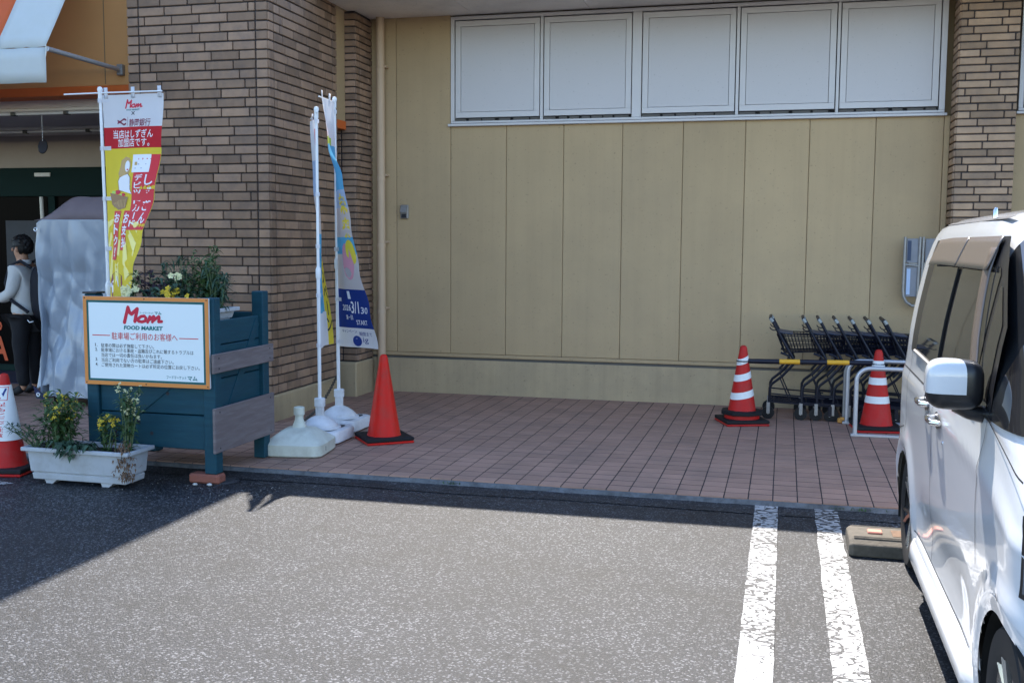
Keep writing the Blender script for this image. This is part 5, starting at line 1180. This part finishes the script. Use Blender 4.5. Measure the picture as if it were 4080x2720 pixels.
# door mirror
MR = MB(); 
def mir(u, v):
    a = 2 * math.pi * u; b = math.pi * (v - .5); e = .55
    sg = lambda t, q: math.copysign(abs(t) ** q, t)
    return (.548 + .088 * sg(math.cos(b), e) * sg(math.cos(a), e), 3.685 + .062 * sg(math.cos(b), e) * sg(math.sin(a), e), 1.185 + .082 * sg(math.sin(b), e))
MR.grid(mir, 40, 24); mo = ob('door_mirror', MR, M['ctrim'], VAN)
cp = MB(); 
def mcap(u, v):
    p_ = Vector(mir(.5 - .03 + .46 * u if False else (.40 + .37 * u), .46 + .54 * v)); c_ = Vector((.548, 3.685, 1.185)); return tuple(c_ + (p_ - c_) * 1.035)
cp.grid(mcap, 30, 18); ob('mirror_cap', cp, M['paint'], mo)
ob('mirror_arm', MB().tube([(.56, 3.69, 1.12), (.60, 3.69, 1.095), (.65, 3.70, 1.085)], [.03, .026, .03], 10), M['ctrim'], mo)
p = MB(); p.grid(lambda u, v: (.60 - .0 * u, 3.752, 1.12) if False else (.475 + .15 * u, 3.749, 1.125 + .12 * v), 1, 1); ob('mirror_glass', p, M['chrome'], mo)
# headlamp, front, antenna
patch('headlamp', 2.74, 3.0, lambda y: .70 + .06 * (y - 2.8), lambda y: .885 + .10 * (y - 2.8), 'lamp', .004, 16, 8)
patch('lamp_surround', 2.73, 3.015, lambda y: .685 + .06 * (y - 2.8), lambda y: .90 + .10 * (y - 2.8), 'ctrim', .002, 16, 8)
ob('front_bumper', MB().box(.95, 1.77, 2.66, 2.80, .22, .62, .03), M['ctrim'], VAN)
ob('grille', MB().box(1.0, 1.72, 2.685, 2.75, .64, .76, .01), M['chrome'], VAN)
ob('roof_antenna', MB().tube([(.80, 4.55, 1.745), (.80, 4.55, 1.775), (.803, 4.552, 1.785)], [.010, .009, .005], 10), M['chrome'], VAN)
gap([(5.75 - .05 * i, 1.742) for i in range(32)], .010)

# ------------------------------------------------------------------ person by the entrance
def skin_mesh(name, verts, edges, radii, root=0, sub=2):
    me = bpy.data.meshes.new(name); me.from_pydata(verts, edges, []); o = bpy.data.objects.new(name, me); COL.objects.link(o)
    sk = o.modifiers.new('skin', 'SKIN'); sk.use_smooth_shade = True
    sv = me.skin_vertices[0].data
    for i, r in enumerate(radii): sv[i].radius = r if isinstance(r, tuple) else (r, r); sv[i].use_root = (i == root)
    if sub: sd = o.modifiers.new('sub', 'SUBSURF'); sd.levels = sub; sd.render_levels = sub
    dg = bpy.context.evaluated_depsgraph_get(); dg.update(); nm = bpy.data.meshes.new_from_object(o.evaluated_get(dg)); nm.name = name
    bpy.data.objects.remove(o); bpy.data.meshes.remove(me)
    for p_ in nm.polygons: p_.use_smooth = True
    return nm
PE = thing('person', 'person in white shirt and black trousers facing the entrance doors', 'person', (-7.62, 9.30, PZ))
PM = Matrix.Translation((-7.56, 9.30, PZ)) @ Matrix.Rotation(R_(92), 4, 'Z') @ Matrix.Scale(.965, 4)   # local +y is ahead of the person
V = []; E_ = []; Rr = []
def jn(p, r, par=None): V.append(p); Rr.append(r); E_.append((par, len(V) - 1)) if par is not None else None; return len(V) - 1
pel = jn((0, 0, .88), (.15, .11)); ch = jn((0, .0, 1.14), (.145, .10), pel); sh = jn((0, -.01, 1.33), (.13, .09), ch); nk = jn((0, .015, 1.43), .052, sh); hd1 = jn((0, .04, 1.50), (.065, .075), nk); hd2 = jn((0, .045, 1.585), (.076, .092), hd1)
hands = {}
for s in (-1, 1):
    a = jn((s * .16, -.005, 1.34), .062, sh); b_ = jn((s * .20, .02, 1.10), .047, a); c_ = jn((s * .15, .20, 1.03), .036, b_); d_ = jn((s * .12, .28, 1.05), .03, c_); pm = jn((s * .10, .345, 1.06), (.022, .036), d_)
    for k, (dx, dz, l) in enumerate(((-.024, .012, .05), (-.008, .016, .06), (.008, .014, .056), (.024, .008, .045))):
        f1 = jn((s * .10 + dx, .345 + l * .6, 1.06 + dz), .0095, pm); f2 = jn((s * .10 + dx, .345 + l * 1.0, 1.045 + dz - .02), .008, f1)
    t1_ = jn((s * .10 - s * .04, .35, 1.08), .0105, pm); jn((s * .10 - s * .055, .385, 1.085), .009, t1_)
    h_ = jn((s * .09, 0, .80), .085, pel); k_ = jn((s * .10, .015, .46), .058, h_); an = jn((s * .10, -.015, .09), .038, k_); ft = jn((s * .11, .10, .035), (.04, .03), an); jn((s * .115, .16, .03), (.036, .022), ft)
me = skin_mesh('body', V, E_, Rr, pel); me.transform(PM); ob('body', me, M['skin'], PE)
# face: nose and ears
fm_ = MB(); fm_.lathe([(0, .02), (.010, .008), (.013, -.012), (.006, -.02), (0, -.021)], 8, (0, .142, 1.555))
for s in (-1, 1): fm_.lathe([(0, .03), (.014, .02), (.018, 0), (.012, -.022), (0, -.03)], 8, (s * .083, .03, 1.555))
fm_.v = [tuple(PM @ Vector(v)) for v in fm_.v]; ob('face_features', fm_, M['skin'], PE)
def ellip(c_, r, n=20, m=14, cut=None):
    b = MB(); b.grid(lambda u, v: (c_[0] + r[0] * math.cos(2 * math.pi * u) * math.sin(math.pi * v), c_[1] + r[1] * math.sin(2 * math.pi * u) * math.sin(math.pi * v), c_[2] + r[2] * math.cos(math.pi * v)), n, m, keep=cut); return b
hr = MB()
def hairf(u, v):
    a = 2 * math.pi * u; b = math.pi * v; d = Vector((math.cos(a) * math.sin(b), math.sin(a) * math.sin(b), math.cos(b)))
    q = 1 + .12 * mnoise.noise(d * 5) + .10 * mnoise.noise(Vector((d.x * 22, d.y * 22, d.z * 5))); p_ = Vector((d.x * .098, d.y * .116, d.z * .112)) * q; return PM @ (Vector((0, .022, 1.595)) + p_)
hr.grid(hairf, 40, 28, keep=lambda u, v: v < .38 or (.52 < u < .98 and v < .77 + .03 * math.sin(u * 60)) or (v < .55 and (u > .9 or u < .08 or .42 < u < .6)))
ob('hair', hr, M['hair'], PE, solid=.006)
# clothes
def garment(name, idx, inc, m, extra=None):
    mp = {j: k for k, j in enumerate(idx)}; vv = [V[j] for j in idx]; ee = [(mp[a], mp[b]) for a, b in E_ if a in mp and b in mp]
    rr = [tuple(q + inc for q in (Rr[j] if isinstance(Rr[j], tuple) else (Rr[j], Rr[j]))) for j in idx]
    if extra: vv, ee, rr = extra(vv, ee, rr, mp)
    me = skin_mesh(name, vv, ee, rr, 0); 
    for v_ in me.vertices: v_.co += .012 * mnoise.noise_vector(v_.co * 9)
    me.transform(PM); return ob(name, me, m, PE)
armL = [i for i in range(6, len(V))]
half = (len(V) - 6) // 2
sidx = [pel, ch, sh]; tidx = [pel]; fidx = []
for s in range(2):
    b0 = 6 + s * half; sidx += [b0, b0 + 1, b0 + 2]; L0 = b0 + half - 5; tidx += [L0, L0 + 1, L0 + 2]; fidx.append((L0 + 2, L0 + 3, L0 + 4))
def hem(vv, ee, rr, mp): vv = list(vv); vv[0] = (0, .0, .80); rr = list(rr); rr[0] = (.185, .15); return vv, ee, rr
garment('shirt', sidx, .022, M['cloth_w'], hem); garment('trousers', tidx, .022, M['cloth_k'])
for t in fidx: garment('shoe', list(t), .012, M['rubber'])
sc_ = MB().lathe([(.066, 1.40), (.072, 1.43), (.068, 1.445)], 20); sc_.v = [tuple(PM @ Vector(v)) for v in sc_.v]; ob('collar', sc_, M['cloth_w'], PE)
BP = thing('backpack', 'large black backpack worn by the person in the white shirt', 'backpack', tuple(PM @ Vector((.06, -.2, .9))))
bpk = MB()
def bpf(u, v):
    a = 2 * math.pi * u; b = math.pi * (v - .5); e = .6; sg = lambda t, q: math.copysign(abs(t) ** q, t)
    return PM @ Vector((.05 + .185 * sg(math.cos(b), e) * sg(math.cos(a), e), -.215 + .105 * sg(math.cos(b), e) * sg(math.sin(a), e), 1.10 + .30 * sg(math.sin(b), e) + .01 * mnoise.noise(Vector((u * 9, v * 9, 0)))))
bpk.grid(bpf, 36, 26); ob('pack_body', bpk, M['bagk'], BP)
pk = MB().box(-.06, .17, -.345, -.30, .86, 1.08, .02, xf=PM); ob('front_pocket', pk, M['bagk'], BP)
for s in (-1, 1): ob('shoulder_strap', MB().tube([PM @ Vector(q) for q in ((s * .10, -.15, 1.36), (s * .12, -.04, 1.435), (s * .125, .09, 1.38), (s * .15, .125, 1.2), (s * .19, .03, 1.02), (s * .17, -.15, .90))], .017, 8), M['bagk'], BP)
ob('reflective_tab', MB().box(.14, .15, -.352, -.346, .93, 1.0, xf=PM), M['band'], BP)
